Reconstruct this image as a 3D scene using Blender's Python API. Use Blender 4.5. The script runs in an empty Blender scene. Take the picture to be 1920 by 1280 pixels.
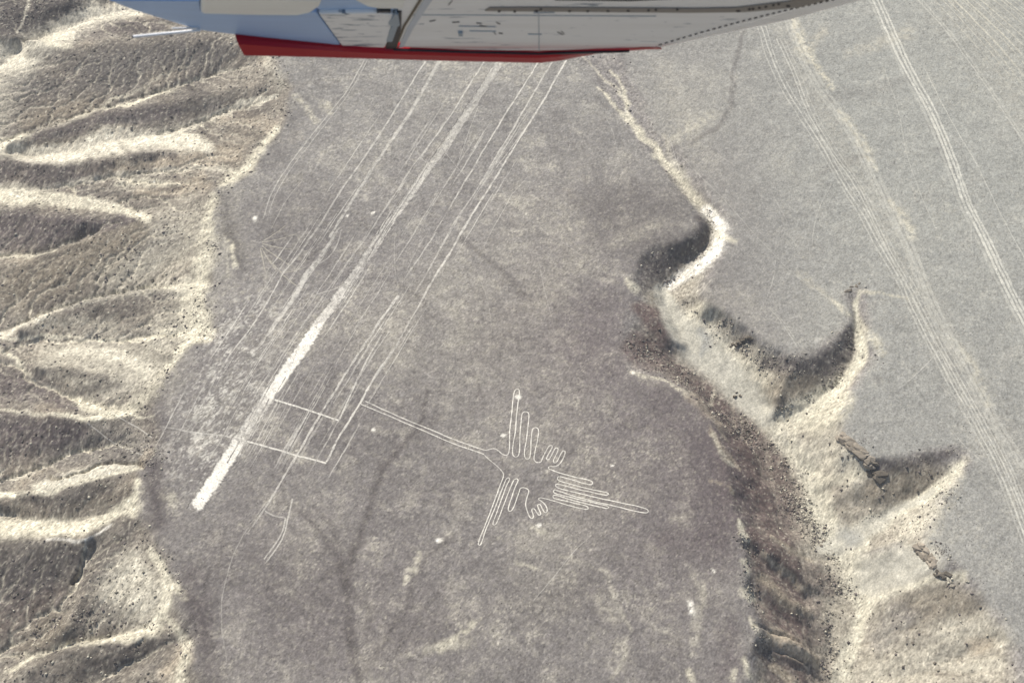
import bpy, math, random
import numpy as np
from mathutils import Vector, Matrix, Euler

random.seed(7); rng = np.random.default_rng(7)
scene = bpy.context.scene
col = scene.collection

# ------------------------------------------------------------------ camera, sky, sun, exposure
CAM_H = 340.0
PITCH = math.radians(50.0)            # below the horizon
cam_data = bpy.data.cameras.new('camera')
cam_data.lens = 50.0; cam_data.sensor_width = 36.0
cam_data.dof.use_dof = True; cam_data.dof.focus_distance = 440; cam_data.dof.aperture_fstop = 8
cam_data.clip_start = 0.1; cam_data.clip_end = 20000.0
cam = bpy.data.objects.new('camera', cam_data); col.objects.link(cam)
cam.location = (0, 0, CAM_H)
cam.rotation_euler = (math.radians(90) - PITCH, 0, 0)
scene.camera = cam

SUN_EL = math.radians(47.0)
SUN_AZ = math.radians(123.0)          # direction towards the sun, counter-clockwise from +X
world = bpy.data.worlds.new('World'); scene.world = world; world.use_nodes = True
wn = world.node_tree; wn.nodes.clear()
wo = wn.nodes.new('ShaderNodeOutputWorld'); bg = wn.nodes.new('ShaderNodeBackground')
sky = wn.nodes.new('ShaderNodeTexSky'); sky.sky_type = 'NISHITA'; sky.sun_disc = False
sky.sun_elevation = SUN_EL; sky.sun_rotation = math.radians(90) - SUN_AZ
sky.altitude = 500; sky.dust_density = 1.5
bg.inputs['Strength'].default_value = 0.075
wn.links.new(sky.outputs[0], bg.inputs[0]); wn.links.new(bg.outputs[0], wo.inputs[0])

sun_data = bpy.data.lights.new('sun', 'SUN'); sun_data.energy = 4.5; sun_data.angle = math.radians(0.6)
sun_data.color = (1.0, 0.94, 0.86)
sun = bpy.data.objects.new('sun', sun_data); col.objects.link(sun)
sd = Vector((math.cos(SUN_AZ)*math.cos(SUN_EL), math.sin(SUN_AZ)*math.cos(SUN_EL), math.sin(SUN_EL)))
sun.rotation_euler = sd.to_track_quat('Z', 'Y').to_euler()
sun.location = (-50, 50, 500)

scene.view_settings.view_transform = 'Standard'; scene.view_settings.look = 'None'
scene.view_settings.gamma = 1.0; scene.view_settings.use_curve_mapping = False
scene.view_settings.exposure = 0.50
HAZE = .00016

# ------------------------------------------------------------------ projection helpers (photo 1920 x 1280)
F = 960 / 0.36
cp, sp_ = math.cos(PITCH), math.sin(PITCH)
def G(px, py, z=0.0):
    """point of the horizontal plane z seen at a photo position"""
    px = np.asarray(px, float); py = np.asarray(py, float)
    a = (px - 960) / F; b = (640 - py) / F
    dy = cp + b * sp_; dz = -sp_ + b * cp
    t = (z - CAM_H) / dz
    return a * t, dy * t
def project(x, y, z):
    zc = z - CAM_H
    depth = y * cp - zc * sp_
    up = y * sp_ + zc * cp
    return 960 + F * x / depth, 640 - F * up / depth

def resample(P, step):
    P = np.asarray(P, float)
    seg = np.hypot(np.diff(P[:, 0]), np.diff(P[:, 1])); s = np.concatenate([[0], np.cumsum(seg)])
    n = max(2, int(s[-1] / step) + 1); t = np.linspace(0, s[-1], n)
    return np.stack([np.interp(t, s, P[:, k]) for k in range(P.shape[1])], 1)
def smooth_line(P, step, it=3):
    P = np.asarray(P, float)
    for _ in range(it):
        a = P[:-1] * .75 + P[1:] * .25; b = P[:-1] * .25 + P[1:] * .75
        Q = np.empty((len(a) * 2, P.shape[1])); Q[0::2] = a; Q[1::2] = b
        P = np.vstack([P[:1], Q, P[-1:]])
    return resample(P, step)

# ------------------------------------------------------------------ noise
def _lat(seed):
    r = np.random.default_rng(seed); a = r.random((256, 256)) * 2 * np.pi
    return np.cos(a).astype(np.float32), np.sin(a).astype(np.float32)
def perlin(x, y, seed):
    gx, gy = _lat(seed)
    xi = np.floor(x).astype(np.int64); yi = np.floor(y).astype(np.int64)
    fx = (x - xi).astype(np.float32); fy = (y - yi).astype(np.float32)
    u = fx*fx*fx*(fx*(fx*6-15)+10); v = fy*fy*fy*(fy*(fy*6-15)+10)
    def g(ix, iy, dx, dy):
        ix = ix & 255; iy = iy & 255
        return gx[ix, iy]*dx + gy[ix, iy]*dy
    a = g(xi, yi, fx, fy); b = g(xi+1, yi, fx-1, fy); c = g(xi, yi+1, fx, fy-1); d = g(xi+1, yi+1, fx-1, fy-1)
    return (a + (b-a)*u) * (1-v) + (c + (d-c)*u) * v
def fbm(x, y, scale, seed, octs=4, gain=.5):
    r = 0; amp = 1.0
    c, s = math.cos(.6), math.sin(.6); X = x/scale; Y = y/scale
    for o in range(octs):
        r = r + amp * perlin(X + 17.3*o, Y + 5.1*o, seed + o)
        X, Y = (X*c - Y*s)*2.03, (X*s + Y*c)*2.03; amp *= gain
    return r * 1.4
def sstep(a, b, x):
    t = np.clip((x - a) / (b - a), 0, 1); return t*t*(3-2*t)

# ------------------------------------------------------------------ traced relief of the place
LEFT_EDGE = [(470,-60),(485,20),(500,70),(512,105),(530,150),(555,165),(540,190),(530,225),(520,250),(490,290),(470,325),(440,340),
 (410,350),(405,380),(395,410),(395,450),(400,490),(392,530),(385,570),(400,600),(408,622),(380,635),(340,655),(320,680),
 (300,720),(270,765),(285,800),(290,850),(262,880),(250,920),(262,960),(290,1010),(320,1060),(342,1100),(325,1130),
 (330,1160),(360,1190),(365,1240),(380,1285),(385,1400)]
LE = resample(LEFT_EDGE, 6)
# crest (+) and valley (-) lines of the slopes left of the plateau
CREST = [
 [(-60,60),(84,76),(134,88),(188,84),(269,86),(336,67),(403,76),(447,79),(500,95)],
 [(-60,286),(34,262),(168,215),(235,208),(336,188),(437,168),(515,151)],
 [(-60,270),(0,292),(50,307),(134,306),(218,299),(285,281),(336,289),(403,282),(480,245),(515,225)],
 [(-60,380),(0,393),(67,400),(134,418),(200,420),(235,413),(319,406),(390,392)],
 [(-60,520),(0,500),(67,487),(161,453),(215,433),(300,415),(390,430)],
 [(34,618),(134,574),(218,556),(319,544),(370,548)],
 [(60,687),(151,697),(208,709),(290,700)],
 [(-60,780),(0,771),(80,778),(161,783),(235,780),(268,776)],
 [(94,894),(151,887),(208,865),(262,868)],
 [(-60,935),(0,931),(100,926),(185,900),(252,884)],
 [(-60,1020),(0,1015),(84,1010),(168,1013),(201,984),(250,961)],
 [(110,1200),(134,1152),(168,1085),(201,1045),(242,1001),(275,985)],
 [(0,1290),(100,1223),(201,1206),(268,1196),(345,1190)],
 [(150,1390),(235,1285),(302,1232),(362,1195)],
 [(-60,30),(40,10),(120,20),(150,-40)],
]
VALLEY = [  # (line, relief in metres)
 ([(-60,160),(0,125),(67,80),(168,34),(250,16),(330,-10)], 9),
 ([(-60,290),(0,266),(118,232),(188,202),(215,202),(302,171),(420,134),(505,112)], 7),
 ([(-60,280),(0,284),(67,297),(134,286),(200,265),(302,253),(363,232),(437,202),(530,181)], 6),
 ([(-60,350),(0,356),(84,353),(151,339),(235,322),(336,319),(403,316),(462,300)], 4),
 ([(-60,362),(0,366),(100,380),(185,388),(270,397),(330,380),(400,360)], 3),
 ([(-60,482),(0,480),(60,476),(100,468),(160,440),(230,423)], 4.5),
 ([(-60,650),(0,625),(100,583),(168,561),(279,541),(380,530)], 6),
 ([(-60,632),(0,636),(94,638),(168,640),(285,635),(370,618)], 4),
 ([(0,664),(34,680),(47,700),(84,724),(151,751),(208,770),(262,768)], 4),
 ([(-60,930),(0,905),(67,880),(134,850),(180,838),(240,835),(285,830)], 8),
 ([(-60,950),(0,960),(67,976),(134,980),(201,966),(248,948)], 5),
 ([(-60,1240),(0,1220),(84,1193),(128,1142),(141,1119),(161,1051),(180,1020)], 6.5),
 ([(-60,1290),(0,1266),(100,1214),(200,1196),(285,1180),(325,1140)], 5),
 ([(0,1400),(120,1300),(220,1262),(300,1212),(350,1192)], 4),
]
RIM_W = [(1085,100,0),(1120,165,0),(1160,215,0),(1200,268,0),(1240,325,0),(1283,375,0),(1308,410,0),(1314,432,0),(1290,450,0),(1240,456,0),(1215,464,0),
 (1196,500,0),(1184,545,0),(1178,585,0),(1170,640,-.5),(1165,668,-.3),(1185,698,0),(1230,708,0),(1290,738,0),(1325,785,0),(1342,840,0),
 (1355,900,0),(1375,960,0),(1392,1010,0),(1394,1060,0),(1400,1110,0),(1418,1180,0),(1405,1235,0),(1390,1290,0),(1385,1400,0)]
RIM_E = [(1170,110,0),(1205,190,0),(1255,262,0),(1325,345,0),(1375,420,0),(1355,480,-.5),(1312,538,-1.5),(1347,574,-2.5),(1395,612,-3),(1432,642,-1.5),(1480,668,0),
 (1530,660,0),(1570,630,0),(1592,596,0),(1584,560,-.3),(1590,538,0),(1625,540,0),(1622,580,-.4),(1640,630,-.3),(1642,668,0),(1622,705,0),(1597,742,0),
 (1590,785,0),(1580,812,-.5),(1622,846,0),(1680,860,0),(1745,848,0),(1800,842,0),(1812,866,0),(1775,920,0),(1752,985,0),(1742,1015,0),
 (1772,1060,0),(1830,1085,0),(1872,1150,0),(1905,1200,0),(1930,1250,0),(1960,1400,0)]
CANYON = [  # lines with heights
 [(1150,130,-.5),(1180,195,-1.0),(1215,262,-1.8),(1255,325,-3),(1300,372,-4.5),(1335,418,-6),(1325,462,-8),(1285,505,-9.5),(1240,548,-11),(1262,605,-13),(1312,678,-15.5),
  (1370,735,-18),(1430,790,-20),(1478,842,-22),(1515,895,-23.5),(1535,935,-24.5),(1560,990,-25.5),(1580,1030,-26.5),(1600,1095,-28),(1612,1140,-29),
  (1590,1215,-31),(1572,1285,-32),(1565,1400,-34)],
 [(1290,580,-9),(1345,630,-11),(1395,690,-14.5),(1440,770,-20)],
 [(1310,560,-5),(1350,600,-6.5),(1400,650,-8.5),(1430,700,-12)],                       # east side of the sandy floor
 [(1262,660,-14),(1330,745,-17.5),(1400,822,-20.5),(1450,880,-22.5),(1490,935,-23.5),(1535,1010,-25),(1578,1085,-27),(1560,1150,-28.5),(1548,1285,-31)],
 [(1600,560,-2),(1605,610,-5),(1604,665,-7),(1575,722,-10),(1510,765,-14),(1455,795,-19.5)],
 [(1480,690,-3),(1462,740,-9),(1445,782,-17)],
 [(1585,800,-3),(1540,840,-13),(1510,862,-20)],
 [(1652,882,-3),(1600,912,-11),(1548,940,-22)],
 [(1806,872,-2),(1745,922,-8),(1685,952,-13),(1622,992,-19),(1575,1022,-25)],
 [(1740,1010,-2),(1680,1025,-10),(1600,1050,-23)],
 [(1745,1035,-3),(1750,1075,-4),(1690,1085,-13),(1620,1095,-25)],
 [(1765,1085,-3.5),(1700,1108,-12),(1650,1122,-20),(1618,1135,-27)],
 [(1880,1200,-6),(1800,1230,-14),(1700,1262,-23),(1620,1280,-30)],
 [(1860,1140,-2),(1780,1160,-10),(1690,1200,-20),(1620,1200,-28.5)],
 # spurs and chutes of the west wall
 [(1395,1000,-1),(1450,1040,-9),(1520,1090,-20),(1545,1105,-25)],
 [(1400,1030,-5),(1450,1075,-15.5),(1520,1130,-26)],
 [(1400,1070,-1),(1450,1110,-9),(1520,1150,-21)],
 [(1408,1110,-5),(1460,1160,-15.5),(1530,1195,-27)],
 [(1425,1180,-1.5),(1470,1200,-8),(1535,1230,-22)],
 [(1420,1215,-5),(1470,1245,-14.5),(1540,1275,-29)],
 [(1385,965,-1),(1440,1000,-9),(1500,1040,-19)],
 [(1378,930,-5),(1430,965,-15),(1490,1000,-23)],
 [(1345,790,-3),(1400,850,-13),(1445,905,-21)],
 [(1230,590,-3),(1270,640,-9)],
]

# ---- coarse solve of the relief (metres)
X0, X1, Y0, Y1 = -262.0, 262.0, 138.0, 530.0
NX, NY = 524, 392
cx = X0 + (np.arange(NX) + .5) * (X1 - X0) / NX; cy = Y0 + (np.arange(NY) + .5) * (Y1 - Y0) / NY
CX, CY = np.meshgrid(cx, cy)
def inside(poly, X, Y):
    r = np.zeros(X.shape, bool); n = len(poly)
    for i in range(n):
        xa, ya = poly[i]; xb, yb = poly[(i+1) % n]
        if ya == yb: continue
        m = ((ya > Y) != (yb > Y)) & (X < (xb-xa)*(Y-ya)/(yb-ya) + xa); r ^= m
    return r
def world_poly(P): return [tuple(map(float, G(p[0], p[1], 0))) for p in P]
wx1 = fbm(CX, CY, 14, 900, 3); wy1 = fbm(CX, CY, 14, 910, 3)
CXw = CX + 2.6*wx1; CYw = CY + 2.6*wy1
mid = world_poly(LEFT_EDGE + [(p[0], p[1]) for p in RIM_W[::-1]])
mid = [(mid[0][0], 700)] + mid + [(mid[-1][0], 700)]
east = world_poly([(p[0], p[1]) for p in RIM_E])
east = [(east[0][0], 700)] + east + [(900, east[-1][1]), (900, 700)]
gully_top = world_poly([(1085,100),(1170,110)])
fixed = inside(mid, CXw, CYw) | inside(east, CXw, CYw)
fixed |= (CY > max(gully_top[0][1], gully_top[1][1])) & (CX > gully_top[0][0]) & (CX < gully_top[1][0] + 2)
Z = np.zeros((NY, NX)); M = fixed.copy()
acc = np.zeros((NY, NX)); cnt = np.zeros((NY, NX))
def burn(xs, ys, zs):
    i = np.clip(((np.asarray(ys)-Y0)/(Y1-Y0)*NY).astype(int), 0, NY-1); j = np.clip(((np.asarray(xs)-X0)/(X1-X0)*NX).astype(int), 0, NX-1)
    np.add.at(acc, (i, j), zs); np.add.at(cnt, (i, j), 1)
def edge_dist(P):
    d = np.hypot(P[:, None, 0]-LE[None, :, 0], P[:, None, 1]-LE[None, :, 1]).min(1); return d * .175
def burn_left(L, relief):
    P = resample(smooth_line(L, 4, 2), 2.0); P = P[(P[:, 0] < 600)]
    d = edge_dist(P)
    z = -1.2 - .15*d
    if relief: z = -1.5 - .155*d - relief*.62*sstep(0, 22, d)
    x, y = G(P[:, 0], P[:, 1], z); burn(x, y, z)
for L in CREST: burn_left(L, 0)
for L, r in VALLEY: burn_left(L, r)
for L in [[(a, b, c*.62) for a, b, c in K] for K in CANYON] + [RIM_W, RIM_E]:
    P = resample(L, 2.0); x, y = G(P[:, 0], P[:, 1], P[:, 2]); burn(x, y, P[:, 2])
for (x_, y_, z_) in [(X0+1, Y0+1, -38), (X0+1, 300, -36), (X0+1, Y1-1, -40)]: burn([x_], [y_], [z_])
m2 = (cnt > 0) & ~fixed
Z[m2] = acc[m2] / cnt[m2]; M |= m2
def solve(Zf, Mf):
    h, w = Zf.shape
    if min(h, w) > 40:
        h2, w2 = (h+1)//2, (w+1)//2
        zp = np.pad(Zf*Mf, ((0, h2*2-h), (0, w2*2-w))); mp = np.pad(Mf.astype(float), ((0, h2*2-h), (0, w2*2-w)))
        zs = zp.reshape(h2, 2, w2, 2).sum((1, 3)); ms = mp.reshape(h2, 2, w2, 2).sum((1, 3))
        Mc = ms > 0; Zc = np.where(Mc, zs/np.maximum(ms, 1), 0)
        U_ = solve(Zc, Mc); U_ = np.repeat(np.repeat(U_, 2, 0), 2, 1)[:h, :w]
        it = 60
    else:
        U_ = np.full((h, w), Zf[Mf].mean() if Mf.any() else 0.); it = 500
    U_ = np.where(Mf, Zf, U_)
    for _ in range(it):
        Q = np.pad(U_, 1, mode='edge')
        A = .25*(Q[:-2, 1:-1]+Q[2:, 1:-1]+Q[1:-1, :-2]+Q[1:-1, 2:])
        U_ = np.where(Mf, Zf, A)
    return U_
Hc = solve(Z, M)
def blur(A, n=1):
    for _ in range(n):
        Q = np.pad(A, 1, mode='edge')
        A = (Q[:-2, 1:-1]+Q[2:, 1:-1]+2*A)*.25
        Q = np.pad(A, 1, mode='edge')
        A = (Q[1:-1, :-2]+Q[1:-1, 2:]+2*A)*.25
    return A
plateau_c = blur(fixed.astype(float), 2)
Hc = blur(Hc, 1)
def samp(A, x, y, x0=X0, x1=X1, y0=Y0, y1=Y1):
    ny, nx = A.shape
    fx = np.clip((x-x0)/(x1-x0)*nx - .5, 0, nx-1.001); fy = np.clip((y-y0)/(y1-y0)*ny - .5, 0, ny-1.001)
    i = fy.astype(int); j = fx.astype(int); u = fx-j; v = fy-i
    return (A[i, j]*(1-u)+A[i, j+1]*u)*(1-v)+(A[i+1, j]*(1-u)+A[i+1, j+1]*u)*v

# ---- rills: noise smeared along the line of steepest descent
gyc, gxc = np.gradient(blur(Hc, 3)); gl = np.hypot(gxc, gyc)+1e-4
SLOPE = blur(gl, 1)
DXc, DYc = gxc/gl, gyc/gl
RN = 2
lx = X0 + (np.arange(NX*RN)+.5)*(X1-X0)/(NX*RN); ly = Y0 + (np.arange(NY*RN)+.5)*(Y1-Y0)/(NY*RN)
LX, LY = np.meshgrid(lx, ly)
white = rng.standard_normal(LX.shape).astype(np.float32)
white2 = blur(rng.standard_normal(LX.shape).astype(np.float32), 5)*6
lic = white.copy()*.8+white2
for sgn in (1, -1):
    px_, py_ = LX.copy(), LY.copy()
    for k in range(15):
        dx_ = samp(DXc, px_, py_); dy_ = samp(DYc, px_, py_)
        px_ = px_ + sgn*dx_*.9; py_ = py_ + sgn*dy_*.9
        lic += samp(white*.8+white2, px_, py_)
lic = lic/31; lic = lic/lic.std(); lic = .75*lic+.9*(.6-np.abs(lic)); lic = (lic-lic.mean())/lic.std()

# ---- drainage: water routed down the slopes, the runnels it cuts
import heapq
h2 = samp(Hc, LX, LY)+.45*fbm(LX, LY, 9, 801, 3)+.16*fbm(LX, LY, 2.5, 805, 2)-.10*lic
offm = samp(plateau_c, LX, LY) < .35
offm &= h2 < -.8
NYf, NXf = h2.shape; hf = h2.ravel().tolist(); om = offm.ravel(); seen = (~om).copy()
seed_m = np.zeros_like(offm); seed_m[0, :] = seed_m[:, 0] = seed_m[:, -1] = seed_m[-1, :] = True
seed_m &= offm
heap = [(hf[i], i) for i in np.flatnonzero(seed_m.ravel())]; heapq.heapify(heap); seen = seen.tolist()
for _, i in heap: seen[i] = True
nb = (-NXf-1, -NXf, -NXf+1, -1, 1, NXf-1, NXf, NXf+1)
nc_ = NXf*NYf
while heap:
    h_, i = heapq.heappop(heap)
    for d in nb:
        j = i+d
        if 0 <= j < nc_ and not seen[j]:
            seen[j] = True
            if hf[j] <= h_: hf[j] = h_+1e-4
            heapq.heappush(heap, (hf[j], j))
hfill = np.array(hf).reshape(NYf, NXf); Hp = np.pad(np.where(offm, hfill, 1e6), 1, constant_values=1e6)
best = np.zeros(hfill.shape); rec = np.arange(nc_).reshape(hfill.shape)
for di in (-1, 0, 1):
    for dj in (-1, 0, 1):
        if di or dj:
            dr = (hfill-Hp[1+di:1+di+NYf, 1+dj:1+dj+NXf])/math.hypot(di, dj); m_ = dr > best
            best = np.where(m_, dr, best); rec = np.where(m_, np.arange(nc_).reshape(hfill.shape)+di*NXf+dj, rec)
ids = np.flatnonzero(om); order = ids[np.argsort(-hfill.ravel()[ids])].tolist(); recl = rec.ravel().tolist(); accl = [1.0]*nc_
for i in order:
    r_ = recl[i]
    if r_ != i: accl[r_] += accl[i]
flow = np.where(offm, np.log1p(np.maximum(np.array(accl).reshape(NYf, NXf)-12, 0)/22), 0)
flow = np.clip(flow/3.4, 0, 1.2)
flow = .45*flow+.55*blur(flow, 1)
flow_w = blur(flow, 5)

# ------------------------------------------------------------------ the fine grid of the ground
def axis(a, b, step, far):
    core = np.arange(a, b+step*.5, step); out = []; s = step; p = b
    while p < far: s *= 1.22; p += s; out.append(p)
    lo = []; s = step; p = a
    while p > -far: s *= 1.22; p -= s; lo.append(p)
    return np.array(lo[::-1] + list(core) + out)
gx_ = axis(-246, 246, .42, 5000); gy_ = axis(150, 505, .5, 5000)
X, Y = np.meshgrid(gx_, gy_); ny, nx = X.shape
Xw = X + 1.0*fbm(X, Y, 9, 31, 3); Yw = Y + 1.0*fbm(X, Y, 9, 41, 3)
H = samp(Hc, Xw, Yw)
far_fade = sstep(0, 400, np.maximum(np.maximum(np.abs(X)-262, Y-530), 138-Y))
plat = samp(plateau_c, Xw, Yw)
slope = samp(SLOPE, X, Y)
lc = samp(lic, Xw, Yw, X0, X1, Y0, Y1)
off = 1-plat
fw_x = X+.5*fbm(X, Y, 3, 821, 2); fw_y = Y+.5*fbm(X, Y, 3, 831, 2)
run = samp(flow, fw_x, fw_y)*off; run_w = samp(flow_w, fw_x, fw_y)*off
und = 0.75*fbm(X, Y, 60, 51, 4)+0.16*fbm(X, Y, 9, 55, 3)
U, V = project(X, Y, H)               # where each ground point lies in the photo: used to lay out soils and painted shade
front = (Y*cp-(H-CAM_H)*sp_) > 1
U = np.where(front, U, -9999); V = np.where(front, V, 9999)
Un = U + 5*fbm(X, Y, 6, 61, 3)+off*9*fbm(X, Y, 17, 62, 2); Vn = V + 4*fbm(X, Y, 6, 71, 3)+off*5*fbm(X, Y, 17, 72, 2)

CH = 64
def stroke(L, w, soft=.5, un=None, vn=None):
    """0..1 weight round a traced line; w = half width (one value or one per point)"""
    P = np.asarray([(p[0], p[1]) for p in L], float); W = np.asarray(w, float)*np.ones(len(P))
    A_, B_ = (Un, Vn) if un is None else (un, vn)
    r = np.zeros(A_.shape, np.float32); mw = W.max()*(1+soft)+2
    sel = (A_ > P[:, 0].min()-mw) & (A_ < P[:, 0].max()+mw) & (B_ > P[:, 1].min()-mw) & (B_ < P[:, 1].max()+mw)
    a = A_[sel]; b = B_[sel]; best = np.zeros(a.shape)
    for i in range(len(P)-1):
        d = P[i+1]-P[i]; L2 = max((d*d).sum(), 1e-6)
        t = np.clip(((a-P[i, 0])*d[0]+(b-P[i, 1])*d[1])/L2, 0, 1)
        ww = W[i]+(W[i+1]-W[i])*t
        dist = np.hypot(a-P[i, 0]-t*d[0], b-P[i, 1]-t*d[1])/ww
        best = np.maximum(best, 1-sstep(1-soft, 1+soft, dist))
    r[sel] = best; return r
def area(poly, soft=6):
    """soft polygon in photo coordinates"""
    r = inside([(p[0], p[1]) for p in poly], Un, Vn).astype(np.float32)
    b = stroke(list(poly)+[poly[0]], soft, .99)
    return np.where(r > 0, 1-.5*b, .5*b)

# ---- soils, with some slope shade painted into the colour
GREY = np.array((.212, .197, .181)); PALE = np.array((.57, .53, .405)); SAND = np.array((.435, .405, .32)); TAN = np.array((.32, .272, .20))
DARK = np.array((.092, .080, .074)); PURP = np.array((.112, .092, .091)); WHITE = np.array((.72, .69, .60)); BROWN = np.array((.135, .098, .087)); SLATE = np.array((.292, .295, .262))
C = np.empty(X.shape+(3,), np.float32); C[:] = GREY
def mix(w, c, s=1.0):
    global C
    w = (w*s)[..., None]; C = C*(1-w) + c*w
n_big = fbm(X, Y, 45, 101, 5, .55); n_mid = fbm(X, Y, 11, 111, 5, .6); n_sm = fbm(X, Y, 3.0, 121, 3, .6); n_ti = fbm(X, Y, 1.1, 131, 2, .7)
# plateau: dust and gravel mottling, paler to the east and the north
mix(sstep(-.1, .8, n_big), SAND, .16)
mix(sstep(.0, .8, -n_big), DARK, .22)
mix(sstep(900, 1900, U-.2*V)*sstep(1300, 200, V)*plat, SLATE, .75)
mix(sstep(1300, 1650, U)*plat, SLATE, .5)
mix(sstep(650, 0, V)*plat, SLATE, .30)
mix(sstep(420, 900, V)*sstep(1500, 1250, U)*plat, DARK, .24)
east_ = 1-.75*sstep(1150, 1500, U+.35*(640-V))
mix(sstep(260, 0, np.hypot((U-1120)*.8, (V-640)))*plat, PURP*1.1, .42); mix(sstep(330, 0, np.hypot((U-1290), (V-900)*.7))*plat, PURP, .5); mix(sstep(240, 0, np.hypot((U-1180)*.7, (V-400)))*plat, DARK*1.3, .28)
mix(sstep(300, 0, np.hypot((U-640)*.8, (V-1150)))*plat, PURP, .3); mix(sstep(260, 0, np.hypot(U-900, (V-620)))*plat, SAND, .15)
mix(sstep(.05, 1.0, n_mid+.5*n_sm)*east_, SAND, .2)
mix(sstep(.05, 1.0, -n_mid+.5*n_sm)*east_, DARK, .22)
vn_ = fbm(X+6*n_mid, Y+6*n_sm, 16, 141, 4, .6); vn2 = fbm(X, Y-5*n_mid, 22, 151, 4, .6)
mix(sstep(.085, .0, np.abs(vn_))*sstep(-.2, .5, n_big+.6*n_mid)*plat*east_**.5, SAND*1.2, .42)
mix(sstep(.10, .0, np.abs(vn2))*sstep(-.2, .5, -n_big+.6*n_mid)*plat*east_**.5, DARK, .44)
cd_, sd2 = math.cos(.5), math.sin(.5)
wis = fbm((X*cd_-Y*sd2)*.35, X*sd2+Y*cd_, 2.4, 161, 4, .7)
mix(sstep(.2, .9, wis)*plat*east_**2, SAND, .16); mix(sstep(.2, .9, -wis)*plat*east_**2, DARK, .18)
# left slopes: gravel over tan subsoil
left = (1-plat)*(U < 700)
mix(left, TAN*.32+GREY*.26, .95)
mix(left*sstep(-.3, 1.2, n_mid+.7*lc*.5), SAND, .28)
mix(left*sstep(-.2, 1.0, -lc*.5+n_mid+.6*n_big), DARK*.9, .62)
mix(left*sstep(.1, .8, fbm(X, Y, 26, 861, 3)), TAN*.9, .5)
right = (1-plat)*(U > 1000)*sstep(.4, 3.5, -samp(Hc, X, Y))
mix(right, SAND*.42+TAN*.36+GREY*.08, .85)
mix(right*sstep(.2, 1.4, -lc*.7+n_mid), TAN, .4)

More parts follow.
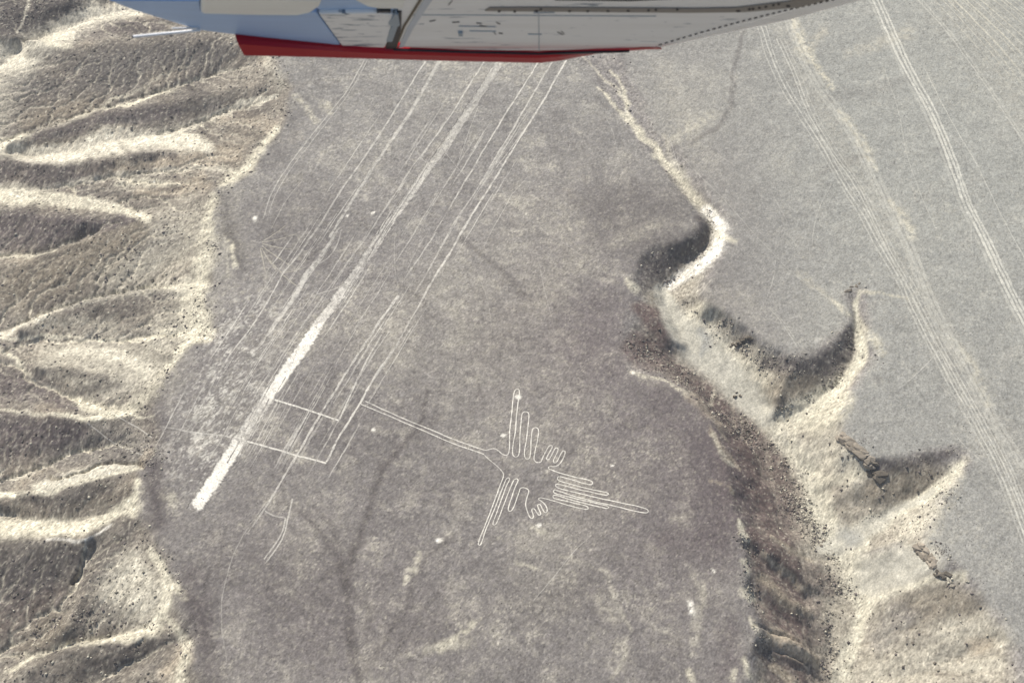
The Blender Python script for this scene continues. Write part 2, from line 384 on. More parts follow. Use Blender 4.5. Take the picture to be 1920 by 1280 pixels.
SOIL_AND_SHADE = [
 ([(200,500),(300,470),(380,440)], [30,45,50], .9, SAND*.8, .6), ([(320,610),(375,590)], [40,26], .9, SAND*.85, .55),
 ([(100,670),(200,680),(285,690)], [26,50,46], .9, SAND*.8, .65), ([(60,612),(200,600)], [10,14], .9, SAND*.8, .4),
 ([(30,540),(100,515),(170,480),(250,445)], [34,36,34,22], .8, TAN*.75, .8), ([(60,228),(130,208),(185,192)], [24,22,12], .8, TAN*.85, .75),
 ([(60,268),(130,262),(190,256)], [5,8,7], .8, TAN*.9, .6), ([(300,300),(380,302),(440,290)], [14,18,12], .9, TAN, .7),
 ([(150,318),(230,312),(300,305)], [7,8,8], .9, TAN*1.1, .6), ([(260,360),(330,352),(380,345)], [8,12,12], .9, TAN*1.05, .7),
 ([(120,845),(200,828),(255,842)], [22,26,22], .9, GREY*.85, .6), ([(60,1150),(100,1180),(60,1205)], [18,24,20], .9, TAN*.7, .7),
 ([(225,1110),(240,1065),(275,1120)], [38,30,38], .9, SAND*.95, .8), ([(325,1255),(345,1225)], [20,16], .9, TAN*1.1, .7),
 ([(130,960),(190,940),(230,925)], [14,18,14], .9, TAN*.85, .5), ([(420,215),(470,220),(500,230)], [12,12,12], .9, TAN, .5),
 ([(200,230),(300,215),(400,195)], [7,9,8], .9, GREY*.85, .5),
 # washes of the left slopes
 ([(-60,190),(0,125),(67,80),(168,34),(250,16),(330,-10)], [64,48,34,24,16,10], .45, SAND*1.25, 1.0),
 ([(0,180),(30,150),(60,100)], [40,22,10], .6, SAND, .6),
 ([(90,78),(105,86),(140,92)], [6,6,3], .5, PALE, .8),
 ([(-60,275),(0,268),(118,232),(188,204),(240,196),(302,171),(420,134)], [5,5,5,4,3,3,2], .6, PALE, .7),
 ([(190,200),(260,165),(330,130),(400,98)], [2,2,2,1.5], .7, PALE, .5),
 ([(230,202),(320,165),(400,140)], [2,2,1.5], .7, PALE, .5),
 ([(-60,285),(0,280),(67,292),(134,286),(200,268),(302,264),(370,270),(400,280)], [13,13,15,18,23,20,14,7], .5, SAND*1.22, 1.0),
 ([(302,253),(363,232),(437,202),(520,181)], [14,10,6,4], .5, SAND*1.1, .85),
 ([(84,353),(151,338),(235,325),(336,315),(440,318)], [4,5,5,5,4], .6, SAND, .6),
 ([(-40,350),(40,365),(100,375),(170,380),(230,392),(270,410)], [10,16,11,9,8,8], .6, PALE*.95, .85),
 ([(220,340),(290,340),(330,345)], [7,8,5], .6, PALE, .6),
 ([(-60,484),(0,482),(60,477),(110,470)], [3,4,4,2], .6, PALE, .6),
 ([(-60,650),(0,625),(60,598),(100,583),(168,561),(279,543),(380,535)], [8,6,7,6,7,10,16], .6, SAND*1.1, .85),
 ([(0,632),(94,634),(168,636),(285,632),(370,618)], [2,2.4,2.4,5,12], .7, PALE, .75),
 ([(118,662),(168,660),(230,672),(280,700)], [7,8,12,12], .8, SAND*1.1, .7),
 ([(0,655),(34,672),(47,695),(84,722),(151,749),(208,773)], [2.5,3,3,2.4,3,6], .6, PALE, .75),
 ([(140,750),(190,768),(240,772)], [9,11,9], .8, PALE*.9, .7),
 ([(-60,768),(0,770),(80,776),(161,782),(235,780),(290,782)], [2,3,3,4,3,1.5], .6, PALE, .8),
 ([(0,905),(67,880),(134,850),(180,838)], [3,4,4,2], .8, SAND, .7),
 ([(70,912),(120,903),(180,885),(250,875)], [8,12,12,10], .6, SAND*1.15, .85),
 ([(-60,934),(0,926),(100,922),(168,900),(268,877)], [6,6,4,3,3], .5, PALE, .85),
 ([(-60,985),(0,990),(70,990),(134,990),(170,985),(210,965),(250,935),(258,905)], [18,18,14,13,12,12,10,8], .6, PALE*.93, .9),
 ([(84,1010),(168,1013),(210,985)], [2,2,2], .6, WHITE, .6),
 ([(230,1100),(255,1060),(280,1090),(250,1130)], [14,12,12,14], .8, SAND, .5),
 ([(160,1020),(150,1060),(142,1100)], [2.5,3,2], .6, PALE, .7),
 ([(10,1262),(100,1214),(200,1199),(285,1182),(310,1140),(312,1080),(285,1030)], [3,4,6,10,9,7,7], .8, PALE*.9, .75),
 ([(335,1280),(345,1240),(352,1205)], [12,10,6], .7, PALE*.8, .8),
 # dark gravel of the left slopes, with shade painted in below the crests
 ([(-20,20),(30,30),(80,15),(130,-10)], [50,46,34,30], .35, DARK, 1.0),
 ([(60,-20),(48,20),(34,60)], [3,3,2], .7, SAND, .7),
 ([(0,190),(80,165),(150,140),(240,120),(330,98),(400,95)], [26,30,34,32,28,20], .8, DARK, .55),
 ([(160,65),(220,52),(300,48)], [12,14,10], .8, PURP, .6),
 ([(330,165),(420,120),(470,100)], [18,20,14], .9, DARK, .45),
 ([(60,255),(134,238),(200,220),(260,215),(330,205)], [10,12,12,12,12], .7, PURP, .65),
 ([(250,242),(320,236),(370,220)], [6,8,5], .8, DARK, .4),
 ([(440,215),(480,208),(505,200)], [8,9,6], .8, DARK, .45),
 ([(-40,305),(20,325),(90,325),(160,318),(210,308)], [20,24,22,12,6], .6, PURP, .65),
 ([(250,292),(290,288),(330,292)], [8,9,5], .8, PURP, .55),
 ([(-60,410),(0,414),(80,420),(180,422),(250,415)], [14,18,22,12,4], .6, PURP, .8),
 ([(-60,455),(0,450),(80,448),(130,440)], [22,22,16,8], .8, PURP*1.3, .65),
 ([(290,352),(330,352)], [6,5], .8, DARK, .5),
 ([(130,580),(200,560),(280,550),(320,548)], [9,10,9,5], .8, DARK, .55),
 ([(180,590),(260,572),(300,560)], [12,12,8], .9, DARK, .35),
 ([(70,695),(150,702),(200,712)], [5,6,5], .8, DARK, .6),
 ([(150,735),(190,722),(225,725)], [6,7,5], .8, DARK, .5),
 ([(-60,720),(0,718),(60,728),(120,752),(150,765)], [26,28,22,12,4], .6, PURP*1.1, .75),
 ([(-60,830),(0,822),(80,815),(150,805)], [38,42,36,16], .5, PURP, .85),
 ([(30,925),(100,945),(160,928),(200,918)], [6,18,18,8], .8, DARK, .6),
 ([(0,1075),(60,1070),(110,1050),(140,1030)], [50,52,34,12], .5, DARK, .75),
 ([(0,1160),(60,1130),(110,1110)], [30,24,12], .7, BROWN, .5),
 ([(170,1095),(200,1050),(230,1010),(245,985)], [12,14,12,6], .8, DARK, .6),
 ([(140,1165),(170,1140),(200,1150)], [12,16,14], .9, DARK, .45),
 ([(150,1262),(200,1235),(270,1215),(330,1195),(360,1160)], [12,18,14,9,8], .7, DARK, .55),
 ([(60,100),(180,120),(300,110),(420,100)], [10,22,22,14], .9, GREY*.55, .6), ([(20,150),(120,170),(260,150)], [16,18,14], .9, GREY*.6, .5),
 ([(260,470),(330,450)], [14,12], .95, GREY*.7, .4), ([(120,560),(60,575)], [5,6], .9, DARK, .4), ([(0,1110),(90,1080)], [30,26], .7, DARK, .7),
 # bright broken rim of the plateau on the left
 ([(500,110),(525,150),(520,165)], [10,12,6], .9, SAND, .5),
 ([(512,245),(490,280),(470,312),(445,330),(415,350)], [7,8,9,10,8], .8, PALE, .8),
 ([(402,370),(390,420),(388,470),(380,520),(360,575),(375,605),(400,620)], [8,12,14,15,22,16,8], .9, PALE*.9, .75),
 ([(395,632),(360,640),(330,665),(318,690)], [5,7,6,5], .7, PALE, .85),
 ([(315,690),(295,725),(265,755),(235,775)], [10,12,12,8], .9, PALE*.85, .7),
 ([(278,850),(262,870)], [8,8], .8, TAN, .6),
 ([(262,915),(252,940),(245,960)], [9,12,10], .8, PALE*.95, .8),
 ([(305,930),(325,945),(320,925)], [10,8,8], .8, SAND, .7),
 ([(325,1100),(345,1115),(350,1120)], [8,8,5], .8, PALE, .8),
 ([(320,1165),(345,1200)], [6,8], .8, PALE*.9, .6),
 # canyon floor and pale banks
 ([(1120,165),(1150,195),(1190,235),(1230,285),(1270,335),(1305,372)], [2,3,4,5,7,9], .8, PALE, .75),
 ([(1150,130),(1165,165),(1180,215),(1215,270)], [2,3,3,3], .8, PALE, .6),
 ([(1180,215),(1205,245),(1240,290)], [3,3,4], .9, PALE, .5), ([(1095,105),(1120,130),(1150,165),(1180,200)], [2,2,2,2], .9, PALE, .5),
 ([(1245,255),(1262,300),(1282,335)], [5,6,8], .9, SAND, .55),
 ([(1230,275),(1270,330),(1305,372),(1335,402)], [3,5,8,12], .6, PALE, .7),
 ([(1330,400),(1350,430),(1345,465),(1320,492),(1280,518),(1240,542)], [12,15,13,11,10,9], .5, WHITE*.97, .98),
 ([(1350,440),(1378,455)], [9,4], .9, PALE, .7),
 ([(1235,545),(1262,590),(1300,640),(1350,690),(1400,740),(1440,780)], [12,22,42,36,34,24], .45, SAND*1.2, 1.0),
 ([(1300,600),(1320,575),(1340,590)], [16,12,14], .8, PALE, .5),
 ([(1360,660),(1400,690),(1430,715)], [10,18,18], .8, PALE*.85, .6),
 ([(1440,780),(1480,835),(1520,890),(1535,940)], [18,22,24,24], .6, SAND*1.18, .95),
 ([(1535,940),(1560,1000),(1590,1040),(1610,1090),(1625,1140)], [16,24,36,30,16], .5, SAND*1.15, .95),
 ([(1550,1030),(1580,1020),(1622,992),(1685,955),(1745,922),(1806,872)], [14,22,17,11,7,5], .5, PALE*.86, .85),
 ([(1620,1130),(1615,1165),(1595,1215),(1575,1270),(1570,1330)], [9,8,12,16,18], .7, PALE*.85, .8),
 ([(1450,795),(1500,765),(1560,735),(1590,705),(1610,665),(1612,620),(1604,570)], [9,12,12,10,10,7,5], .55, PALE, .85),
 ([(1604,575),(1612,548),(1650,548),(1700,560)], [4,4,3,2], .9, PALE*.85, .6),
 ([(1612,600),(1640,640),(1655,660)], [5,9,7], .9, PALE*.9, .6),
 ([(1470,790),(1520,790),(1565,770),(1592,750)], [12,22,24,12], .7, PALE*.9, .75),
 ([(1500,860),(1550,850),(1600,880)], [24,30,26], .6, SAND*1.1, .75),
 ([(1540,905),(1600,890),(1630,880)], [8,8,6], .8, PALE, .6),
 ([(1700,985),(1740,985),(1760,940),(1790,890),(1810,862)], [18,20,22,16,9], .8, SAND*1.1, .7),
 ([(1640,1080),(1700,1060),(1730,1050)], [38,38,32], .45, SAND*1.02, .95),
 ([(1640,1118),(1690,1103),(1740,1088),(1800,1080)], [6,6,7,10], .8, PALE, .7),
 ([(1780,1190),(1840,1170),(1880,1200)], [26,26,20], .9, SAND, .6),
 ([(1640,1270),(1740,1240),(1860,1250)], [26,24,18], .9, SAND, .6),
 ([(1830,1210),(1850,1205)], [14,12], .8, TAN, .8),
 ([(1185,698),(1205,706),(1240,708),(1290,742)], [4,4,3,3], .6, PALE, .9),
 ([(1186,540),(1176,528)], [7,5], .8, PALE, .7),
 # dark scree of the canyon, with the shade of its walls painted in
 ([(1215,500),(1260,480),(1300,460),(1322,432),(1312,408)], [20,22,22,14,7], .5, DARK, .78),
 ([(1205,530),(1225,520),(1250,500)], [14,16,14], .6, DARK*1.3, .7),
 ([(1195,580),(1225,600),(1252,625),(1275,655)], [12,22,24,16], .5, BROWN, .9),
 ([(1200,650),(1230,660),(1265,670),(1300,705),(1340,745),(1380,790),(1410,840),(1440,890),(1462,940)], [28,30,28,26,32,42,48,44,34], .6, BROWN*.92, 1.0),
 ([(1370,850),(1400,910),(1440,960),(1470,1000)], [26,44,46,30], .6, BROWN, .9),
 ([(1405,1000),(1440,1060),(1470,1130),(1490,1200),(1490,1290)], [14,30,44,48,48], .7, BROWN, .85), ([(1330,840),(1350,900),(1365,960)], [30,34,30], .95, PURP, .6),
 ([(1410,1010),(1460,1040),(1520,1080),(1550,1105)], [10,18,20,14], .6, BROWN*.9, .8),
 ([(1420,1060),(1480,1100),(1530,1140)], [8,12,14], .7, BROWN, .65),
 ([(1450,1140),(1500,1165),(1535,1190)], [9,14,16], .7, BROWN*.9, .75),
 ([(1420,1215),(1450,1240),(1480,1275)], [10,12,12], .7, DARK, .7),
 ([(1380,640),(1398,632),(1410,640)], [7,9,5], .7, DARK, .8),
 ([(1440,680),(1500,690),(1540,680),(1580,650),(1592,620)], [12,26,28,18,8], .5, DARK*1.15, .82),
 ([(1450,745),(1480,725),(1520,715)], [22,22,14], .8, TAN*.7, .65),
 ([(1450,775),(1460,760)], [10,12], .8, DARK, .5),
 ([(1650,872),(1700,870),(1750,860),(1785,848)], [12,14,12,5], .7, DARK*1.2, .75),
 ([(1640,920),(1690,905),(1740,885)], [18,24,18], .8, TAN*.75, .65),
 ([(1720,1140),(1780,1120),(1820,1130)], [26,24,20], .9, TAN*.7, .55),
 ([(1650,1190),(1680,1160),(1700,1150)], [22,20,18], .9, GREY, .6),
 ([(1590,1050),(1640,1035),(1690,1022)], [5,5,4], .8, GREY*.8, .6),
 # pale spurs of the west wall
 ([(1425,1040),(1462,1068),(1500,1098),(1526,1110)], [4,6,6,3], .7, TAN*1.1, .85), ([(1428,1085),(1480,1128),(1520,1150)], [8,11,6], .8, TAN*.9, .8),
 ([(1445,1005),(1480,1028),(1520,1052)], [4,6,3], .8, TAN, .7), ([(1450,1190),(1500,1222),(1540,1245)], [10,14,10], .8, TAN*1.15, .85),
 ([(1455,1250),(1500,1285)], [8,9], .8, TAN*1.1, .8), ([(1330,800),(1348,835),(1372,865),(1385,880)], [3,4,4,3], .8, TAN*1.2, .7), ([(1290,745),(1320,770),(1345,795)], [5,7,4], .8, TAN, .6),
 # plateau tints
 ([(1240,740),(1290,800),(1320,880),(1330,960),(1350,1040)], [30,44,50,44,34], .9, PURP, .45),
 ([(1370,1180),(1370,1240),(1360,1290)], [22,26,26], .9, PURP, .55),
 ([(1120,600),(1090,640),(1140,680)], [40,40,30], .95, PURP*1.2, .3),
 ([(290,870),(290,920),(300,975)], [18,20,16], .8, PURP, .7), ([(350,1115),(370,1150),(385,1200)], [12,18,14], .8, PURP, .5),
 ([(310,720),(290,770),(310,820)], [20,22,20], .9, PURP, .35), ([(420,360),(425,420),(450,480)], [12,14,14], .9, DARK, .35), ([(560,200),(540,260),(500,310)], [16,14,14], .95, DARK, .25),
 ([(360,1080),(380,1140),(390,1220),(400,1290)], [22,22,18,20], .9, PURP, .45),
 ([(430,440),(440,480),(460,505)], [10,10,6], .8, DARK, .4),
 ([(1000,1120),(1100,1130),(1060,1090)], [50,50,30], .95, DARK, .22),
 ([(760,1180),(830,1170)], [50,30], .95, DARK, .22),
 ([(520,1100),(480,1060),(600,1090)], [60,50,50], .95, DARK, .2),
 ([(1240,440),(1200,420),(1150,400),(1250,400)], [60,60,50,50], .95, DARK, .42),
 ([(600,400),(520,430),(480,400)], [60,50,40], .95, DARK, .25),
 ([(1020,540),(1090,480),(1060,400)], [40,30,30], .95, SAND, .2), ([(1262,262),(1290,240),(1330,220)], [9,12,9], .95, PALE, .3), ([(1530,330),(1600,300),(1640,290)], [5,8,5], .95, DARK, .2), ([(1400,560),(1300,540)], [20,16], .95, SAND, .2),
 # dark wash across the plateau
 ([(796,734),(795,784),(781,808),(741,848),(714,889),(697,936),(684,983),(662,1036),(650,1100),(655,1180),(670,1280)], [4,4,6,7,6,6,7,8,8,8,8], .8, DARK, .62),
 ([(535,940),(585,980),(625,1030),(645,1085)], [4,5,6,6], .9, DARK, .45), ([(645,1090),(690,1140),(688,1200)], [7,6,4], .9, DARK, .4), ([(600,1090),(640,1060),(690,1010)], [4,5,4], .9, DARK, .35),
 ([(820,1110),(770,1180),(740,1220)], [4,5,4], .9, DARK, .3), ([(1040,1110),(1010,1150),(960,1180)], [3,3,3], .9, DARK, .3), ([(1400,960),(1340,1010),(1250,1020)], [20,26,20], .95, PURP, .4),
 ([(828,776),(800,800)], [8,7], .9, DARK, .4),
 ([(855,1008),(801,1045),(774,1092),(764,1139),(741,1172),(674,1270)], [6,7,6,6,6,8], .9, DARK, .4),
 ([(860,440),(900,480),(945,510),(990,560)], [5,6,7,8], .9, DARK, .4),
 ([(700,515),(750,535),(790,560)], [5,5,5], .9, DARK, .35),
 ([(1395,60),(1375,130),(1372,200),(1345,240),(1290,268)], [4,4,5,5,4], .9, DARK, .42),
 ([(1560,180),(1640,170),(1700,150)], [10,12,9], .95, DARK, .16),
 ([(590,950),(625,990),(645,1070)], [6,5,6], .9, DARK, .3),
 # pale smears on the plateau
 ([(784,1041),(772,1070),(761,1095)], [6,9,5], .7, SAND*1.1, .7),
 ([(828,1213),(860,1190),(902,1159)], [8,7,3], .8, PALE, .6),
 ([(770,1225),(830,1212),(880,1205)], [6,9,8], .9, SAND, .5),
 ([(970,1058),(1010,1069)], [4,3], .8, PALE, .4),
 ([(1050,1042),(1100,1060),(1137,1075),(1150,1110),(1160,1140),(1185,1180)], [3,3,3,6,5,4], .95, SAND, .4),
 ([(1125,1130),(1150,1160)], [12,12], .9, SAND, .35),
 ([(1175,1200),(1165,1240),(1150,1270)], [8,5,5], .95, SAND, .4),
 ([(1292,1128),(1300,1150)], [5,6], .7, WHITE, .85),
 ([(1300,1080),(1320,1100),(1305,1180),(1300,1220)], [8,7,10,8], .95, SAND, .4),
 ([(1300,1275),(1290,1255)], [6,5], .8, PALE, .6),
 ([(1384,978),(1392,990)], [4,5], .7, PALE, .8), ([(1392,1000),(1398,1015)], [5,4], .7, PALE, .8),
 ([(1393,1055),(1402,1075)], [6,7], .8, PALE, .75), ([(1395,1110),(1410,1125)], [8,6], .8, PALE, .75),
 ([(1408,1160),(1425,1190)], [5,6], .8, PALE, .7), ([(1398,1240),(1408,1262)], [6,7], .8, PALE, .85),
 ([(1376,1260),(1372,1275)], [5,6], .8, PALE, .75), ([(1335,1070),(1340,1072)], [3,3], .8, WHITE, .6),
 ([(1330,900),(1365,912),(1375,925)], [3,3,3], .8, TAN, .7),
 ([(1338,815),(1350,850),(1370,870)], [3,4,3], .8, PALE, .45), ([(1345,800),(1365,825)], [3,3], .8, TAN, .5),
 ([(1340,740),(1330,760)], [4,4], .8, PALE, .4),
 ([(555,180),(575,200),(590,225)], [6,5,4], .8, PALE, .5), ([(607,195),(620,205)], [6,6], .8, PALE, .5),
 ([(1000,990),(1018,998)], [6,6], .8, SAND, .6),
 ([(1260,975),(1290,960)], [8,8], .9, SAND, .3),
 ([(1240,420),(1150,460)], [10,10], .95, SAND, .3),
 ([(430,455),(441,500)], [5,5], .8, PALE, .7), ([(420,440),(428,520)], [1.5,1.5], .8, SAND, .6),
 # pale bank along the east wash
 ([(1470,60),(1500,130),(1560,240),(1620,350),(1680,450),(1740,580),(1800,700),(1870,830),(1930,950)], [16,20,22,24,28,30,34,36,36], .95, SAND, .18),
 ([(1800,20),(1880,110),(1940,190)], [60,60,60], .95, SAND, .2),
 ([(1240,130),(1300,260),(1330,300)], [20,24,20], .95, SAND, .2),
 ([(1490,38),(1505,90),(1528,120),(1560,165)], [6,11,7,5], .8, PALE*.9, .7),
 ([(1576,208),(1609,255),(1628,290),(1643,322)], [5,7,9,3], .9, PALE*.9, .55),
 ([(1670,376),(1690,400),(1712,440)], [4,8,9], .9, PALE*.9, .5),
 ([(1790,640),(1825,690),(1850,760)], [7,7,7], .95, PALE*.9, .35),
 ([(1545,60),(1520,85)], [10,8], .9, SAND, .5), ([(1700,65),(1640,85),(1590,100)], [14,10,8], .95, SAND, .4),
 ([(1560,560),(1590,590)], [3,5], .8, PALE, .6), ([(1500,510),(1560,562)], [6,5], .9, SAND, .5),
]
white_v0 = rng.standard_normal(X.shape)
brk = fbm(X, Y, 2.4, 191, 4, .75)+.25*n_mid
brk2 = sstep(-.25, .55, brk)
for L, w, soft, c, s in SOIL_AND_SHADE:
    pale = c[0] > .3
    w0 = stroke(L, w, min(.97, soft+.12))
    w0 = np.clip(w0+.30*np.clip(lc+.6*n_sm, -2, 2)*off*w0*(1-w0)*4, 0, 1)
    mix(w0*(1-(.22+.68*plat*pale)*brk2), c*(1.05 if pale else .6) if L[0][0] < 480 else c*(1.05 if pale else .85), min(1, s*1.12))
# broken pale patches west of the long cleared strip
blot = stroke([(470,600),(440,680),(420,740),(400,800),(370,870)], [50,62,70,70,50], .9)
ca_, sa_ = math.cos(.95), math.sin(.95)
mix(blot*sstep(.12, .62, fbm((X*ca_+Y*sa_)*.45, -X*sa_+Y*ca_, 1.5, 201, 5, .85)+.7*n_mid+.12*white_v0), WHITE*.8, .6)
blot = stroke([(440,560),(520,560),(560,590)], [50,60,50], .9)+stroke([(880,640),(920,580),(860,520)], [60,70,50], .9)*.5
mix(np.clip(blot, 0, 1)*sstep(.3, .9, fbm(X, Y, 3.2, 211, 3, .7)), SAND, .5)
# runnels: pale silt in the beds
mix(np.clip(run*1.9-.15, 0, 1)*(1-.3*brk2)*np.where(U < 900, 1, .3), SAND*1.15, .75)
fl_ = stroke([(1240,545),(1265,600),(1305,645),(1350,695),(1400,742),(1440,785),(1480,838),(1518,893),(1538,938),(1560,995),(1590,1040),(1606,1095),(1618,1140),(1594,1215),(1575,1285),(1568,1400)], [9,18,36,30,24,18,18,20,22,24,28,22,14,14,20,24], .6)
fl_ = np.maximum(fl_, stroke([(1604,565),(1610,620),(1606,668),(1585,712),(1540,745),(1480,785)], [4,7,9,12,18,16], .6)); fl_ = np.maximum(fl_, stroke([(1806,872),(1745,925),(1685,957),(1622,995),(1580,1022)], [6,9,12,18,22], .6))
mix(fl_*(1-.25*brk2), np.array((.50, .475, .375)), .8)
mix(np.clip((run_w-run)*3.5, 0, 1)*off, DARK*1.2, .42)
# small bright cleared spots
for (a, b, r) in [(827,1015,4.5),(972,741,4.5),(479,415,4),(700,400,2),(652,405,2),(1150,872,2),(700,805,3),(943,818,3),(1010,985,3),(1188,700,3)]:
    mix(stroke([(a-1, b), (a+1, b)], r, .5), WHITE, .9)
# gravel speckle
rocky = np.clip(off*1.0, 0, 1)
spk = n_ti
mix(sstep(.2, .9, spk)*(.5+.5*rocky), SAND*1.2, .4)
mix(sstep(.2, .9, -spk)*(.5+.5*rocky), DARK*.8, .5)
white_v = rng.standard_normal(X.shape)
C *= (1+(.15*(1-.4*(1-east_))+.06*rocky)*white_v)[..., None]
smooth_c = np.clip(stroke([(1235,545),(1262,590),(1300,640),(1350,690),(1400,740),(1440,780)], [12,20,38,32,28,20], .5)+stroke([(1540,1030),(1580,1020),(1622,992),(1685,955),(1745,922)], [12,20,16,9,5], .5)+stroke([(1640,1080),(1700,1060),(1735,1050)], [38,38,30], .5), 0, 1)
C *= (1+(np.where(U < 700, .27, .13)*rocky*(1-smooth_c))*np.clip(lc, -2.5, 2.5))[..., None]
mix(smooth_c, np.array((.44, .425, .36)), .6)
mix(stroke([(1318,618),(1333,640),(1322,662)], [7,8,5], .9)+stroke([(1590,1000),(1600,1010)], [16,14], .9), np.array((.27, .275, .26)), .55)
C *= np.exp((.04+.06*off)*n_mid+(.05+.08*off)*n_sm+(.13-.05*(U > 1300)*plat)*fbm(X, Y, 1.3, 851, 3, .85)-.02)[..., None]
C = np.clip(C, .03, .85).astype(np.float32)

# ---- final heights
smoothfloor = np.clip(stroke([(1235,545),(1262,590),(1300,640),(1350,690),(1400,740),(1440,780)], [12,18,34,28,26,18], .4)
  + stroke([(1540,1030),(1580,1020),(1622,992),(1685,955),(1745,922)], [12,18,14,9,5], .4)+stroke([(1640,1080),(1700,1060),(1735,1050)], [36,36,30], .4)
  + stroke([(0,285),(67,294),(134,288),(200,272),(302,268),(370,270)], [10,12,14,18,16,8], .5)+stroke([(0,125),(67,80),(168,34),(250,16)], [38,30,20,12], .6)
  + stroke([(-20,350),(40,365),(100,375),(170,380),(230,392)], [16,16,13,12,10], .7)+stroke([(100,665),(200,680),(280,690)], [26,44,40], .9)*.7+stroke([(0,990),(70,990),(134,990),(210,965),(250,935)], [18,18,16,14,12], .7)
  + stroke([(70,912),(120,903),(180,885),(250,875)], [9,14,14,10], .7)+stroke([(225,1110),(240,1065),(275,1120)], [38,30,38], .9)*.6+stroke([(300,480),(350,450),(370,500)], [30,30,34], .9)*.5, 0, 1)
rough = off*(1-.85*smoothfloor)*sstep(.3, 5, -samp(Hc, X, Y))*np.where(U > 1000, .75, 1)
H = H + und*(.35+.65*plat)*(1-.3*off)
H += rough*np.clip(slope*2.2, .15, 1.0)*.33*lc
H += rough*.42*fbm(X, Y, 7, 301, 4, .6)
H += rough*.17*fbm(X, Y, 1.4, 321, 2, .8)*.65
H += -off*(1-.85*smoothfloor)*(1.3*run+.7*run_w)*np.where(U > 1000, .28, 1)
H += rough*.045*white_v
H += plat*(.035*fbm(X, Y, 1.6, 331, 2, .8) + .012*white_v)
crk = np.zeros(X.shape)
for L, w, dpt in [([(94,894),(120,893),(151,887),(180,872),(208,865),(240,868),(270,873)], [1.5,2.2,2.2,2.4,2.4,2.6,2], 1.5),
                  ([(160,1030),(152,1052),(146,1075),(134,1094)], [2.4,2.6,2.4,1.6], 1.6),
                  ([(236,1218),(255,1204),(270,1196)], [1.5,1.8,1.5], .9),
                  ([(1445,1215),(1480,1225),(1510,1240)], [1.5,1.8,1.3], 1.0),
                  ([(1415,1170),(1450,1185),(1500,1205)], [1.5,2,1.5], .9)]:
    crk -= dpt*stroke(L, w, .5)
H += crk

H_inner = H
def hsamp(x, y, A=None):
    A = H if A is None else A
    fx = (x+246)/.42 + i0x; fy = (y-150)/.5 + i0y
    j = np.clip(fx.astype(int), 0, nx-2); i = np.clip(fy.astype(int), 0, ny-2); u = fx-j; v = fy-i
    if A.ndim == 3: u = u[:, None]; v = v[:, None]
    return (A[i, j]*(1-u)+A[i, j+1]*u)*(1-v)+(A[i+1, j]*(1-u)+A[i+1, j+1]*u)*v
i0x = int(np.argmin(np.abs(gx_+246))); i0y = int(np.argmin(np.abs(gy_-150)))
def on_ground(px, py):
    """points of the relief seen at photo positions"""
    px = np.asarray(px, float); py = np.asarray(py, float); z = np.zeros(px.shape)
    for _ in range(10):
        x, y = G(px, py, z); z = .4*z + .6*samp(Hc, x, y)
    x, y = G(px, py, z); z = hsamp(x, y); return x, y, z

# ------------------------------------------------------------------ materials
def new_mat(name):
    m = bpy.data.materials.new(name); m.use_nodes = True; nt = m.node_tree
    b = nt.nodes['Principled BSDF']; b.inputs['Roughness'].default_value = .95
    b.inputs['Specular IOR Level'].default_value = .15
    return m, nt, b
def ground_material(name, amt=.5):
    m, nt, b = new_mat(name); N = nt.nodes; Lk = nt.links
    at = N.new('ShaderNodeAttribute'); at.attribute_name = 'soil'
    tc = N.new('ShaderNodeNewGeometry')
    n1 = N.new('ShaderNodeTexNoise'); n1.inputs['Scale'].default_value = 1.9; n1.inputs['Detail'].default_value = 5; n1.inputs['Roughness'].default_value = .75
    n2 = N.new('ShaderNodeTexNoise'); n2.inputs['Scale'].default_value = .35; n2.inputs['Detail'].default_value = 4
    Lk.new(tc.outputs['Position'], n1.inputs['Vector']); Lk.new(tc.outputs['Position'], n2.inputs['Vector'])
    r1 = N.new('ShaderNodeMapRange'); r1.inputs['From Min'].default_value = .25; r1.inputs['From Max'].default_value = .75
    r1.inputs['To Min'].default_value = 1-amt; r1.inputs['To Max'].default_value = 1+amt
    r2 = N.new('ShaderNodeMapRange'); r2.inputs['From Min'].default_value = .3; r2.inputs['From Max'].default_value = .7
    r2.inputs['To Min'].default_value = .9; r2.inputs['To Max'].default_value = 1.1
    Lk.new(n1.outputs['Fac'], r1.inputs['Value']); Lk.new(n2.outputs['Fac'], r2.inputs['Value'])
    mu = N.new('ShaderNodeMath'); mu.operation = 'MULTIPLY'; Lk.new(r1.outputs[0], mu.inputs[0]); Lk.new(r2.outputs[0], mu.inputs[1])
    vm = N.new('ShaderNodeVectorMath'); vm.operation = 'SCALE'; Lk.new(at.outputs['Color'], vm.inputs[0]); Lk.new(mu.outputs[0], vm.inputs['Scale'])
    Lk.new(vm.outputs[0], b.inputs['Base Color'])
    bp = N.new('ShaderNodeBump'); bp.inputs['Strength'].default_value = .5; bp.inputs['Distance'].default_value = .12
    Lk.new(n1.outputs['Fac'], bp.inputs['Height']); Lk.new(bp.outputs[0], b.inputs['Normal'])
    return m
soil_mat = ground_material('desert_soil', .42)
stone_mat = ground_material('weathered_stone', .3)

